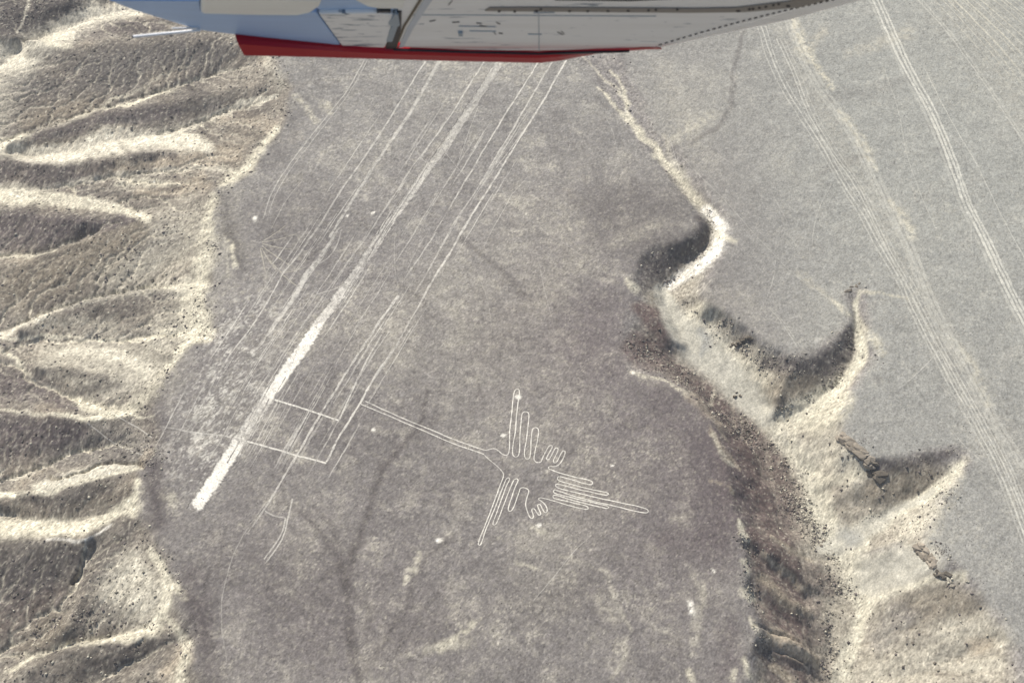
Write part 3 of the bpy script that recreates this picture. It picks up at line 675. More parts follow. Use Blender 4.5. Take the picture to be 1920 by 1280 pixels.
def mesh_np(name, verts, faces, mat, colors=None, parent=None, smooth=False, attr='soil'):
    me = bpy.data.meshes.new(name)
    verts = np.ascontiguousarray(verts, np.float32); faces = np.ascontiguousarray(faces, np.int32); k = faces.shape[1]
    me.vertices.add(len(verts)); me.vertices.foreach_set('co', verts.ravel())
    me.loops.add(faces.size); me.loops.foreach_set('vertex_index', faces.ravel())
    me.polygons.add(len(faces)); me.polygons.foreach_set('loop_start', np.arange(0, faces.size, k, dtype=np.int32))
    me.update(calc_edges=True)
    if smooth: me.polygons.foreach_set('use_smooth', np.ones(len(faces), bool))
    if colors is not None:
        ca = me.color_attributes.new(attr, 'FLOAT_COLOR', 'POINT')
        ca.data.foreach_set('color', np.concatenate([colors, np.ones((len(colors), 1))], 1).astype(np.float32).ravel())
    me.materials.append(mat)
    o = bpy.data.objects.new(name, me); col.objects.link(o)
    if parent is not None: o.parent = parent
    return o
def tag(o, label=None, cat=None, group=None, kind=None):
    for k, v in (('label', label), ('category', cat), ('group', group), ('kind', kind)):
        if v: o[k] = v
    return o

idx = np.arange(nx*ny).reshape(ny, nx)
quads = np.stack([idx[:-1, :-1], idx[:-1, 1:], idx[1:, 1:], idx[1:, :-1]], -1).reshape(-1, 4)
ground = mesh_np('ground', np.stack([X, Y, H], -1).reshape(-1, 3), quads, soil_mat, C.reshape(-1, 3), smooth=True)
tag(ground, kind='structure')

# ------------------------------------------------------------------ lines and cleared ground, laid on the relief
def ribbon(name, L, width, strength, tint=WHITE, parent=None, seed=0, step=2.0, rag=.25, broken=.5, curved=True, lift=.05, lined=0):
    """width in metres (one value or one per control point), strength 0..1 (one or per point)"""
    n = len(L); W = np.asarray(width, float)*np.ones(n); S = np.asarray(strength, float)*np.ones(n)
    P = np.column_stack([np.asarray(L, float), W, S])
    P = smooth_line(P, step, 2) if curved else resample(P, step)
    x, y, z = on_ground(P[:, 0], P[:, 1])
    Q = resample(np.column_stack([x, y, P[:, 2:]]), .45)
    x, y, w, s = Q.T
    tx = np.gradient(x); ty = np.gradient(y); tl = np.hypot(tx, ty)+1e-6; nxv = -ty/tl; nyv = tx/tl
    k = int(max(4, round(W.max()/.35)+3)); a = np.linspace(-1, 1, k)
    wob = 1+rag*fbm(x*1.0, y, 3.0, 400+seed, 3)
    mea = .15*fbm(x, y, 8.0, 420+seed, 2)
    half = w[:, None]*.5*(wob[:, None]+rag*.5*fbm(x[:, None]+7*a[None], y[:, None], 2.2, 440+seed, 2))
    offs = half*a[None]+mea[:, None]
    VX = x[:, None]+nxv[:, None]*offs; VY = y[:, None]+nyv[:, None]*offs
    edge = np.clip((1-np.abs(a))*2.6, 0, 1)[None]
    prof = .012*np.cos(a*np.pi*1.0)[None]*-1
    VZ = hsamp(VX.ravel(), VY.ravel()).reshape(VX.shape)+lift+prof
    VZ[:, 0] -= lift*.95; VZ[:, -1] -= lift*.95
    base = hsamp(VX.ravel(), VY.ravel(), C)
    nn = fbm(VX, VY, 1.7, 460+seed, 4, .8)+.5*fbm(VX, VY, 14, 480+seed, 2)
    st = np.clip(s[:, None]*edge*(1-broken*sstep(-.1, .8, nn)), 0, 1).ravel()[:, None]
    colr = base*(1-st)+tint*st
    if lined:
        dk = (np.abs(a+1)*w.mean()/2 < lined).astype(float)[None]*np.ones((len(x), 1))
        colr = colr*(1-.6*dk.ravel()[:, None])
    m, kk = VX.shape; id_ = np.arange(m*kk).reshape(m, kk)
    q = np.stack([id_[:-1, :-1], id_[:-1, 1:], id_[1:, 1:], id_[1:, :-1]], -1).reshape(-1, 4)[:, ::-1]
    return mesh_np(name, np.stack([VX, VY, VZ], -1).reshape(-1, 3), q, soil_mat, colr, parent, smooth=True)

def empty(name, loc=(0, 0, 0)):
    o = bpy.data.objects.new(name, None); o.location = loc; o.empty_display_size = 1; col.objects.link(o); return o

# ---- the bird figure
def Zb(pts): return [(640+a/2.977, 640+b/2.977) for a, b in pts]
bird = empty('bird_geoglyph')
tag(bird, 'large hummingbird figure drawn in thin pale lines on the dark plateau', 'geoglyph')
beak_top = [(135,335),(170,350),(240,385),(350,432),(500,495),(650,555),(790,605),(810,608)]
beak_low = [(110,350),(200,388),(350,452),(500,518),(650,580),(770,620),(795,630)]
head = [(810,608),(835,600),(860,598),(880,612),(900,630),(920,636),(933,628),(937,600)]
throat = [(795,630),(820,655),(870,695),(908,738),(905,755)]
wing_n = [(937,600),(945,450),(955,350),(963,280),(972,262),(985,257),(994,267),(992,300),(985,340),(976,440),(962,560),(955,625),(962,642),(975,647),(988,640),
 (993,610),(1000,500),(1007,405),(1018,390),(1035,388),(1047,400),(1044,440),(1034,540),(1022,635),(1030,656),(1042,658),(1052,648),(1056,600),(1064,500),
 (1072,483),(1086,478),(1101,487),(1100,515),(1088,590),(1074,655),(1082,672),(1100,678),(1116,670)]
foot_n = [(1116,670),(1130,635),(1152,590),(1166,578),(1181,584),(1168,610),(1150,637),(1143,655),(1152,663),(1165,655),(1190,602),(1200,592),(1212,599),(1200,630),(1181,664),
 (1184,678),(1196,682),(1207,670),(1232,617),(1243,608),(1250,618),(1240,650),(1217,688),(1195,700),(1162,697),(1152,704),(1160,714)]
tail = [(1160,714),(1210,735),(1300,757),(1390,775),(1404,786),(1402,798),(1388,802),(1300,776),(1220,752),(1207,756),(1204,768),(1216,778),(1300,803),(1400,828),(1482,846),
 (1493,853),(1488,862),(1470,861),(1380,840),(1300,822),(1212,796),(1198,797),(1196,808),(1206,818),(1300,843),(1450,880),(1600,914),(1700,938),(1715,948),(1710,960),(1690,961),
 (1550,930),(1400,893),(1300,868),(1196,830),(1183,832),(1183,844),(1194,851),(1300,878),(1400,902),(1482,920),(1494,929),(1488,937),(1470,935),(1380,914),(1280,886),(1196,858),(1182,860),
 (1180,872),(1190,880),(1290,903),(1366,921),(1380,930),(1378,941),(1364,943),(1250,912),(1160,886)]
foot_s = [(1160,886),(1115,873),(1100,874),(1098,884),(1118,895),(1142,920),(1153,943),(1147,961),(1133,961),(1122,940),(1113,914),(1102,907),(1093,915),(1102,940),(1116,962),
 (1113,974),(1102,975),(1092,963),(1081,938),(1069,931),(1061,941),(1070,965),(1075,984),(1064,993),(1052,986),(1038,950),(1026,915),(1035,880),(1053,833),(1034,819),(1010,813),(997,822)]
wing_s = [(997,822),(985,860),(966,920),(950,948),(937,952),(929,941),(944,890),(973,805),(990,776),(981,765),(966,768),(945,812),(910,905),(870,1012),(858,1030),(845,1026),
 (848,1010),(880,922),(921,805),(942,770),(936,760),(922,764),(905,802),(865,912),(820,1022),(785,1112),(778,1140),(767,1143),(766,1130),(790,1060),(840,930),(888,802),(905,755)]
LW = .40
for nm, L, w_, s_ in [('beak', beak_top, .46, .8), ('beak', beak_low, .46, .8), ('head', head, LW, .8), ('throat', throat, LW*.8, .65), ('wing', wing_n, LW, .95),
              ('foot', foot_n, LW, .9), ('tail', tail, LW, .95), ('foot', foot_s, LW, .88), ('wing', wing_s, LW, .92)]:
    ribbon(nm, Zb(L), w_, s_, WHITE*.97, bird, seed=3, step=1.2, rag=.25, broken=.38)

# ---- the long cleared strip
def strip(name, left, right, strengths, seed):
    A = resample(left, 2); n = len(A)
    Rr = np.asarray(right, float)
    s = np.linspace(0, 1, n); seg = np.hypot(*np.diff(Rr, axis=0).T); t = np.concatenate([[0], np.cumsum(seg)]); t /= t[-1]
    B = np.stack([np.interp(s, t, Rr[:, k]) for k in (0, 1)], 1)
    ax, ay, _ = on_ground(A[:, 0], A[:, 1]); bx, by, _ = on_ground(B[:, 0], B[:, 1])
    m = int(np.hypot(ax[-1]-ax[0], ay[-1]-ay[0])/.45); tt = np.linspace(0, 1, m); ss = np.linspace(0, 1, n)
    ax, ay, bx, by = (np.interp(tt, ss, q) for q in (ax, ay, bx, by)); pyv = np.interp(tt, ss, A[:, 1])
    st = np.interp(pyv, [q[0] for q in strengths], [q[1] for q in strengths])
    k = 20; a = np.linspace(0, 1, k)
    dist_end = (1-tt)*m*.45
    ra = .4*fbm(ax, ay, 1.3, seed, 4, .8)+.3*fbm(ax, ay, 14, seed+2, 2); rb = .5*fbm(bx, by, 1.3, seed+5, 4, .8)+.4*fbm(bx, by, 14, seed+6, 2)
    wl = np.hypot(bx-ax, by-ay)
    aa = (-ra/wl)[:, None]*(1-a)[None]+a[None]+(rb/wl)[:, None]*a[None]
    VX = ax[:, None]*(1-aa)+bx[:, None]*aa; VY = ay[:, None]*(1-aa)+by[:, None]*aa
    VZ = hsamp(VX.ravel(), VY.ravel()).reshape(VX.shape)+.04-.03*np.sin(a*np.pi)[None]; VZ[:, 0] -= .05; VZ[:, -1] -= .05
    VZ[:, 1] += .12; VZ[:, -2] += .06
    base = hsamp(VX.ravel(), VY.ravel(), C)
    nn = .75*fbm(VX, VY, 1.3, seed+9, 4, .85)+.45*fbm(VX, VY, 9, seed+19, 3)
    edge = np.clip(np.minimum(a, 1-a)*6, 0, 1)[None]
    endf = sstep(0, 3.2, dist_end[:, None]+1.6*fbm(VX, VY, 2.2, seed+31, 3, .8)-.3)
    s2 = np.clip(st[:, None]*edge*endf*(1-.75*sstep(st[:, None]-.85, st[:, None]+.2, nn)), 0, 1).ravel()[:, None]
    colr = base*(1-s2)+WHITE*1.06*s2
    bl = (np.abs(a-.055) < .045)[None]*np.ones((m, 1))*(.45+.4*sstep(-.2, .4, fbm(ax, ay, 5, seed+20, 2)))[:, None]
    colr = colr*(1-bl.ravel()[:, None]*.9)
    id_ = np.arange(m*k).reshape(m, k)
    q = np.stack([id_[:-1, :-1], id_[:-1, 1:], id_[1:, 1:], id_[1:, :-1]], -1).reshape(-1, 4)
    return mesh_np(name, np.stack([VX, VY, VZ], -1).reshape(-1, 3), q, soil_mat, colr, None, smooth=True)
st_ = strip('cleared_strip',
  [(935,100),(929,112),(889,180),(805,298),(716,425),(646,522),(596,590),(552,655),(502,722),(489,740),(444,808),(418,848),(349,953)],
  [(955,100),(949,115),(896,198),(815,312),(738,424),(659,538),(613,602),(573,669),(516,748),(468,820),(451,850),(374,962)],
  [(90,.32),(300,.42),(420,.5),(520,.42),(540,.55),(555,.68),(565,.52),(596,.6),(606,.92),(738,.9),(752,.55),(812,.6),(828,.88),(965,1.0)], 600)
tag(st_, 'broad bright cleared strip tapering across the plateau to a blunt white end', 'geoglyph')

# ---- straight lines of the plateau
LINES = [
 ([(798,114),(768,161),(694,279),(645,349),(602,420),(565,470),(532,511)], 1.0, [.5,.5,.45,.4,.3,.35,.5], 'straight line left of the broad strip running down to a star of faint tracks'),
 ([(532,511),(505,561),(475,608),(428,672),(408,704)], .8, [.55,.5,.5,.45,.15], 'thin straight line running past the pale blotches near the left cliff edge'),
 ([(825,114),(774,202),(707,302),(640,410),(618,445)], [1.9,1.7,1.5,1.5,1.3], .42, 'wide faint double line midway between the leftmost straight line and the broad strip'),
 ([(636,427),(602,477),(575,514),(549,561),(500,630),(470,672)], [1.0,2.0,2.6,2.6,1.6,1], [.3,.5,.55,.55,.4,.1], 'fuzzy pale line widening as it nears the left cliff edge'),
 ([(909,114),(848,212),(774,312),(737,370),(700,427),(622,531),(569,608),(515,689),(490,728)], .9, [.5,.5,.4,.35,.3,.25,.3,.25,.1], 'thin line hugging the left side of the broad strip'),
 ([(1009,118),(976,171),(942,225),(902,289),(855,370),(842,393)], .9, [.6,.6,.6,.55,.5,.2], 'first straight line right of the broad strip, ending in its upper half'),
 ([(818,436),(784,487),(753,531)], .8, [.4,.4,.15], 'short faint line in the gap below the first line right of the strip'),
 ([(747,554),(713,601),(636,722),(602,776),(559,850),(504,941),(463,1001)], [1.3,1.1,1,1,1,.9,.8], [.6,.5,.5,.6,.65,.4,.1], 'long line crossing both thin cross lines below the broad strip'),
 ([(1036,116),(1003,171),(962,242),(919,312),(889,363),(851,420),(804,507),(777,552)], .9, [.5,.5,.5,.5,.45,.35,.4,.1], 'middle one of the three long lines at the right'),
 ([(1062,112),(1020,188),(979,252),(936,322),(902,376),(874,423)], 1.0, [.7,.7,.65,.65,.65,.65], 'rightmost long straight line, upper stretch below the red wing edge'),
 ([(874,423),(844,474),(804,538),(777,588),(743,648)], [1.0,1.2,1.0,.8,.8], [.6,.6,.5,.35,.4], 'rightmost long line, faint middle stretch over mottled ground'),
 ([(743,648),(713,689),(683,742),(669,766),(640,812),(612,866)], .95, [.5,.6,.7,.75,.75,.65], 'line passing the tip of the bird beak down to a corner'),
 ([(716,628),(690,672),(636,786)], .85, [.3,.55,.65], 'thin line ending at the lower corner of the upper cross line'),
 ([(979,249),(946,295),(905,345)], .6, .35, 'hairline between the middle and the rightmost long lines'),
 ([(730,622),(703,662),(653,742),(628,790)], .6, [.3,.45,.45,.2], 'hairline in the dense bundle above the bird beak, left side'),
 ([(750,640),(716,690),(686,736)], .6, [.2,.45,.4], 'hairline in the dense bundle above the bird beak, right side'),
 ([(700,640),(672,684),(625,757)], .6, [.2,.45,.3], 'hairline at the outer left of the dense bundle above the beak'),
 ([(678,600),(655,640),(630,685)], .5, [.2,.35,.2], 'short faint scratch between the broad strip and the bundle'),
 ([(990,330),(960,365),(925,430),(905,470)], .5, [.2,.3,.3,.1], 'very faint thin line right of the long lines over dark ground'),
 ([(898,200),(878,250),(850,330)], .5, [.4,.35,.15], 'faint twin hairline splitting off the right side of the broad strip'),
]
for k, (L, w_, s_, lab) in enumerate(LINES):
    tag(ribbon('geoglyph_line', L, np.asarray(w_)*.82, np.asarray(s_)*.95, WHITE, None, seed=10+k, step=3, rag=.4, broken=.72, curved=False), lab, 'line', 'straight lines scraped on the plateau')
for k, (L, w_, s_, lab) in enumerate([
  ([(515,750),(560,764),(600,777),(636,789)], .75, .8, 'upper one of two short cross lines leaving the broad strip'),
  ([(300,800),(360,810),(420,816),(465,828),(542,850),(612,868)], .75, [.1,.25,.3,.7,.7,.75], 'lower one of two short cross lines leaving the broad strip')]):
    tag(ribbon('geoglyph_line', L, w_, s_, WHITE, None, seed=60+k, step=3, rag=.25, broken=.35, curved=False), lab, 'line', 'cross lines below the broad strip')

# ---- hairline scratches nobody could count, one object
def join_stuff(parts, name, label):
    vs, fs, cs, n0 = [], [], [], 0
    for o in parts:
        me = o.data; v = np.empty(len(me.vertices)*3, np.float32); me.vertices.foreach_get('co', v)
        f = np.empty(len(me.loops), np.int32); me.loops.foreach_get('vertex_index', f)
        c_ = np.empty(len(me.vertices)*4, np.float32); me.color_attributes['soil'].data.foreach_get('color', c_)
        vs.append(v.reshape(-1, 3)); fs.append(f.reshape(-1, 4)+n0); cs.append(c_.reshape(-1, 4)[:, :3]); n0 += len(me.vertices)
        bpy.data.objects.remove(o)
    tag(mesh_np(name, np.vstack(vs), np.vstack(fs), soil_mat, np.vstack(cs), smooth=True), label, kind='stuff')
La = np.array([(798,114),(645,349),(532,511),(408,704),(330,850)], float); Ra = np.array([(1075,114),(945,320),(850,480),(720,690),(600,900)], float)
La = resample(La, 3); Ra = resample(Ra, 3)
sc = []
for k in range(120):
    q = random.choice([random.uniform(-.15, .55), random.uniform(.45, 1.05)]); t0 = random.uniform(0, .9); t1 = min(1, t0+random.uniform(.05, .3))
    if t0 < .5 and random.random() < .4: continue
    ts = np.linspace(t0, t1, 4); pts = []
    for t in ts:
        a = La[int(t*(len(La)-1))]; b = Ra[int(t*(len(Ra)-1))]; pts.append(tuple(a*(1-q)+b*q+np.array((random.uniform(-1, 1), 0))))
    sc.append(ribbon('s', pts, random.uniform(.3, .6), np.array([.1, 1, 1, .1])*random.uniform(.2, .55), WHITE, None, seed=300+k, step=3, rag=.4, broken=.7))
for k in range(26):
    a = random.choice([(random.uniform(1100, 1300), random.uniform(180, 300)), (random.uniform(560, 1150), random.uniform(180, 560)), (random.uniform(1380, 1850), random.uniform(300, 800))])
    th = random.uniform(.3, 2.4); L_ = random.uniform(50, 170); cv = random.uniform(-.5, .5)
    pts = [(a[0]+L_*i/3*math.cos(th+cv*i/3), a[1]+L_*i/3*math.sin(th+cv*i/3)) for i in range(4)]
    sc.append(ribbon('s', pts, random.uniform(.3, .5), np.array([.1, 1, 1, .1])*random.uniform(.12, .3), WHITE, None, seed=400+k, step=3, rag=.4, broken=.6))
join_stuff(sc, 'faint_scratches', 'hairline scratches worn across the plateau between the straight lines')

# ---- foot paths and curved tracks
PATHS = [
 ([(682,114),(655,165),(622,204),(560,284),(507,363),(494,413)], .6, [.5,.5,.5,.5,.5,.3], 'curving track near the top left rim, outer rut'),
 ([(688,114),(662,165),(628,207),(567,287),(514,366),(501,416)], .5, [.4,.4,.45,.45,.45,.25], 'curving track near the top left rim, inner rut'),
 ([(568,339),(540,372),(524,400),(508,432)], .5, [.2,.4,.4,.2], 'short faint path right of the twin ruts'),
 ([(801,232),(783,255),(781,275),(786,292),(803,310)], .5, .4, 'small faint loop bulging left from the broad strip'),
 ([(497,957),(515,968),(534,971)], .6, .5, 'short pale link at the head of the twin ruts below the strip'),
 ([(536,971),(530,1000),(515,1024),(495,1049)], .6, .6, 'left of two curved ruts below the blunt strip end'),
 ([(548,935),(542,965),(535,1000),(519,1029),(500,1055)], .6, .6, 'right of two curved ruts below the blunt strip end'),
 ([(640,430),(634,455),(618,480),(596,494)], .6, [.3,.5,.45,.3], 'curved path bending under the second straight line'),
 ([(575,560),(600,548),(625,542),(650,530)], .6, [.2,.5,.5,.3], 'short curved path touching the left side of the broad strip'),
 ([(500,940),(470,980),(445,1020),(425,1080),(412,1150),(425,1240)], .5, [.3,.2,.3,.35,.25,.2], 'faint long path along the lower left plateau'),
 ([(208,772),(235,790),(262,804),(285,820)], .5, .6, 'thin trail climbing from the gully to the left plateau rim'),
 ([(165,795),(200,822),(240,842),(268,852)], .5, .5, 'lower trail over gravel under the left plateau rim'),
 ([(1000,1128),(1040,1080),(1080,1030),(1110,1005)], .45, [.3,.35,.3,.1], 'faint straight scratch below the bird'),
 ([(1185,860),(1225,845),(1260,830)], .4, .2, 'barely visible scratch right of the bird tail'),
]
for k, (L, w_, s_, lab) in enumerate(PATHS):
    tag(ribbon('footpath', L, w_, np.asarray(s_)*.8, WHITE*.85, None, seed=80+k, step=2, rag=.2, broken=.5), lab, 'path', 'faint paths on the plateau')
star = empty('radiating_tracks'); tag(star, 'star of hairline tracks fanning out beside the left straight line', 'tracks')
for k, (a, b) in enumerate([((492,455),(560,438)), ((492,458),(562,468)), ((492,462),(548,500)), ((490,465),(520,510)), ((488,466),(500,520)), ((495,452),(540,420)), ((530,512),(575,500)), ((530,515),(570,545)), ((528,512),(500,480))]):
    ribbon('track', [a, ((a[0]+b[0])/2, (a[1]+b[1])/2+2), b], .45, [.4, .4, .1], PALE*1.15, star, seed=110+k, step=2)

# ---- vehicle tracks of the east plateau: every rut is a part
def shift(L, dx, dy=0): return [(p[0]+dx, p[1]+dy) for p in L]
def road(name, label, L, offs, w_, s_, seed, tint=np.array((.60, .585, .50))):
    r = empty(name); tag(r, label, 'vehicle tracks', 'vehicle tracks on the east plateau')
    for k, (o_, m_) in enumerate(offs):
        Ls = shift(L, o_); j = [(p[0]+random.uniform(-1.2, 1.2), p[1]) for p in Ls]
        ribbon('rut', j, w_*random.uniform(.8, 1.05), s_*m_*1.08, tint, r, seed=seed+k, step=3, rag=.35, broken=.6)
    return r
T1 = [(1636,-10),(1641,10),(1663,60),(1686,111),(1713,161),(1737,202),(1757,249),(1777,302),(1793,346),(1806,380),(1843,449),(1873,517),(1917,603),(1960,690)]
road('dirt_road', 'rightmost strong pair of pale ruts sweeping down the east plateau', T1, [(0,1), (8,.9), (15,.9), (-7,.35)], 1.15, .62, 130)
T2 = [(1488,37),(1508,101),(1542,161),(1576,208),(1609,255),(1643,322),(1668,376),(1690,420),(1715,470),(1745,552),(1779,621),(1822,698),(1865,784),(1895,831),(1925,880)]
road('dirt_road', 'worn road following the pale bank of the shallow wash, between the braided ruts and the strong pair', T2, [(-8,.6), (-16,.45), (2,.5)], 1.6, .42, 140)
T3 = [(1428,50),(1448,118),(1482,181),(1515,235),(1549,289),(1582,346),(1616,396),(1650,462),(1690,528),(1719,595),(1755,664),(1785,724),(1826,793),(1862,861),(1892,926),(1925,1020)]
T3b = [(1455,74),(1488,141),(1513,208),(1555,285),(1603,345),(1640,420),(1668,480),(1703,540),(1738,610),(1776,680),(1812,745),(1852,815),(1885,880),(1925,975)]
road('dirt_road', 'left braid of thin ruts starting under the wing and crossing the whole east plateau', T3, [(0,.8), (-8,.5), (8,.6)], .7, .55, 150)
road('dirt_road', 'right braid of thin ruts running close beside the wash road', T3b, [(0,.8), (7,.7), (14,.45)], .7, .5, 160)
T4 = [(1715,-10),(1723,0),(1770,54),(1804,101),(1844,151),(1878,202),(1925,280)]
road('dirt_road', 'faint ruts right of the strong pair in the top right corner', T4, [(0,.7), (7,.5)], 1.0, .42, 170)
road('dirt_road', 'single hairline rut far right, parallel to the strong pair', [(1733,128),(1777,215),(1831,309),(1891,427),(1930,500)], [(0, .8)], .5, .5, 180)
road('dirt_road', 'single hairline rut left of the strong pair, crossing pale ground', [(1660,130),(1690,220),(1695,270),(1720,350),(1755,430)], [(0, .6)], .45, .4, 185)
road('dirt_road', 'thin trail leaving the pale gully mouth towards the middle of the east plateau', [(1270,285),(1290,305),(1314,332),(1354,369),(1404,430),(1444,470),(1490,515),(1560,562)], [(0, .8)], .45, .24, 190)
road('dirt_road', 'faint twin trail on the headland between the two gullies', [(1440,575),(1462,598),(1480,625),(1495,650)], [(0, .6), (6,.4)], .5, .45, 195)
vs, fs, cs, n0 = [], [], [], 0
parts = []
for k in range(17):
    x0 = 1745+11*k+random.uniform(-3, 3); dy0 = -12
    L = [(x0, dy0), (x0+58+2*k, 55-.6*k), (x0+118+3*k, 122-1.0*k), (x0+190, 212-2*k)]
    o = ribbon('tyre_tracks', L, random.uniform(.5, .95), random.uniform(.2, .42)*np.array([1, .9, .7, .15]), PALE*1.2, None, seed=200+k, step=3, rag=.3, broken=.6)
    parts.append(o)
for o in parts:                              # nobody could count them: one object
    me = o.data; v = np.empty(len(me.vertices)*3, np.float32); me.vertices.foreach_get('co', v)
    f = np.empty(len(me.loops), np.int32); me.loops.foreach_get('vertex_index', f)
    c_ = np.empty(len(me.vertices)*4, np.float32); me.color_attributes['soil'].data.foreach_get('color', c_)
    vs.append(v.reshape(-1, 3)); fs.append(f.reshape(-1, 4)+n0); cs.append(c_.reshape(-1, 4)[:, :3]); n0 += len(me.vertices)
    bpy.data.objects.remove(o)
o = mesh_np('tyre_tracks', np.vstack(vs), np.vstack(fs), soil_mat, np.vstack(cs), smooth=True)
tag(o, 'dense fan of parallel tyre tracks in the top right corner', kind='stuff')

# ------------------------------------------------------------------ stones
OCT = np.array([(1,0,0),(0,1,0),(-1,0,0),(0,-1,0),(0,0,.8),(0,0,-.6)], float)
OF = np.array([(0,1,4),(1,2,4),(2,3,4),(3,0,4),(1,0,5),(2,1,5),(3,2,5),(0,3,5)])
def stones(name, x, y, size, colr, label=None):
    n = len(x); z = hsamp(x, y)
    r = rng.uniform(.7, 1.3, (n, 6, 1)); a = rng.uniform(0, 6.28, n); c, s = np.cos(a), np.sin(a)
    v = OCT[None]*r*size[:, None, None]
    v = v*np.array([1, .8, .75]); vx = v[..., 0]*c[:, None]-v[..., 1]*s[:, None]; vy = v[..., 0]*s[:, None]+v[..., 1]*c[:, None]
    v = np.stack([vx+x[:, None], vy+y[:, None], v[..., 2]+z[:, None]+size[:, None]*.15], -1).reshape(-1, 3)
    f = (OF[None]+(np.arange(n)*6)[:, None, None]).reshape(-1, 3)
    o = mesh_np(name, v, f, stone_mat, np.repeat(colr, 6, 0)); return tag(o, label, kind='stuff')
def pick(weight, n, jit=.5):
    w = weight.ravel(); idx_ = rng.choice(w.size, n, p=w/w.sum()); x = X.ravel()[idx_]+rng.uniform(-jit, jit, n)*.42; y = Y.ravel()[idx_]+rng.uniform(-jit, jit, n)*.5
    return x, y
inreg = (np.abs(X) < 244) & (Y > 152) & (Y < 500) & (U > -40) & (U < 1960) & (V > -40) & (V < 1320)
SCREE = [
 ([(1215,490),(1260,480),(1300,462),(1322,435)], 18, .6), ([(1330,400),(1336,440),(1318,478),(1270,512),(1235,540)], 5, 1.2),
 ([(1195,640),(1230,680),(1290,712),(1340,755),(1385,805),(1430,850),(1470,905)], 13, 1.3), ([(1400,790),(1450,850),(1490,910),(1510,960),(1530,1010),(1570,1060),(1600,1110)], 13, 1.2),
 ([(1480,930),(1510,960),(1530,1000)], 22, 1.5), ([(1290,560),(1320,580),(1370,620),(1400,640)], 12, 1.3), ([(1420,660),(1480,690),(1560,690)], 20, .9),
 ([(1460,780),(1510,750),(1560,715),(1590,690)], 7, 1.6), ([(1340,640),(1400,650),(1440,700)], 14, .7), ([(1480,880),(1560,850),(1620,840)], 20, .35),
 ([(1540,1080),(1575,1120),(1560,1170),(1550,1230),(1555,1290)], 14, 1.0), ([(1600,1240),(1590,1290)], 22, .7), ([(1640,990),(1720,975),(1770,930)], 22, .5),
 ([(1600,900),(1700,890),(1780,860)], 24, .4), ([(1760,1030),(1780,1060),(1790,1090)], 14, 1.2), ([(1395,1000),(1405,1080),(1420,1160),(1430,1220)], 13, .9),
 ([(1700,1160),(1760,1150),(1860,1130)], 40, .05), ([(1580,640),(1610,660),(1640,680)], 12, .5),
 ([(510,110),(530,150),(545,170),(530,200)], 14, .8), ([(510,245),(470,310),(420,345),(402,380)], 14, .5), ([(400,400),(390,470),(388,540),(375,590),(395,620)], 22, .45),
 ([(330,660),(300,720),(270,760)], 10, .8), ([(200,820),(270,840),(285,870)], 26, .9), ([(250,960),(290,1020),(330,1070),(340,1120)], 14, .9), ([(300,1160),(350,1200),(360,1260)], 16, .9),
 ([(0,60),(60,30),(120,5)], 30, .8),
 ([(220,480),(300,470),(360,450)], 40, .45), ([(100,600),(220,600),(340,590)], 30, .5), ([(100,1180),(180,1120),(240,1100)], 40, .5), ([(150,1160),(200,1120)], 26, .7),
 ([(0,400),(300,370)], 10, .2), ([(0,1200),(60,1190),(110,1170)], 8, 1.0),
]
wt = off*.10*inreg*np.where(U > 1000, .4, 1)*(1-.92*smoothfloor)
for L, w_, d_ in SCREE: wt = wt + stroke(L, w_, .8)*d_*(.55 if L[0][0] < 700 else 1)*sstep(-.5, .6, n_mid+.5*n_sm)*inreg*(1-.8*smoothfloor)
n = 34000; x, y = pick(wt, n)
size = .09+.14*rng.random(n)**2+.5*(rng.random(n)**11)
base = hsamp(x, y, C); t = rng.random((n, 1))
pal = np.where(t < .40, DARK*1.5, np.where(t < .75, base*.72, SAND*1.1))
stones('scree', x, y, size, np.clip(pal*rng.uniform(.7, 1.3, (n, 1)), .03, .8), 'loose scree stones strewn over the slopes and gully floors')
wt = plat*inreg*sstep(-.8, .6, n_mid); n = 16000; x, y = pick(wt, n)
size = .09+.10*rng.random(n)**2; t = rng.random((n, 1)); base = hsamp(x, y, C)
stones('desert_pavement', x, y, size, np.where(t < .6, DARK*1.1, base*1.45)*rng.uniform(.8, 1.2, (n, 1)), 'small dark stones scattered over the flat plateau')

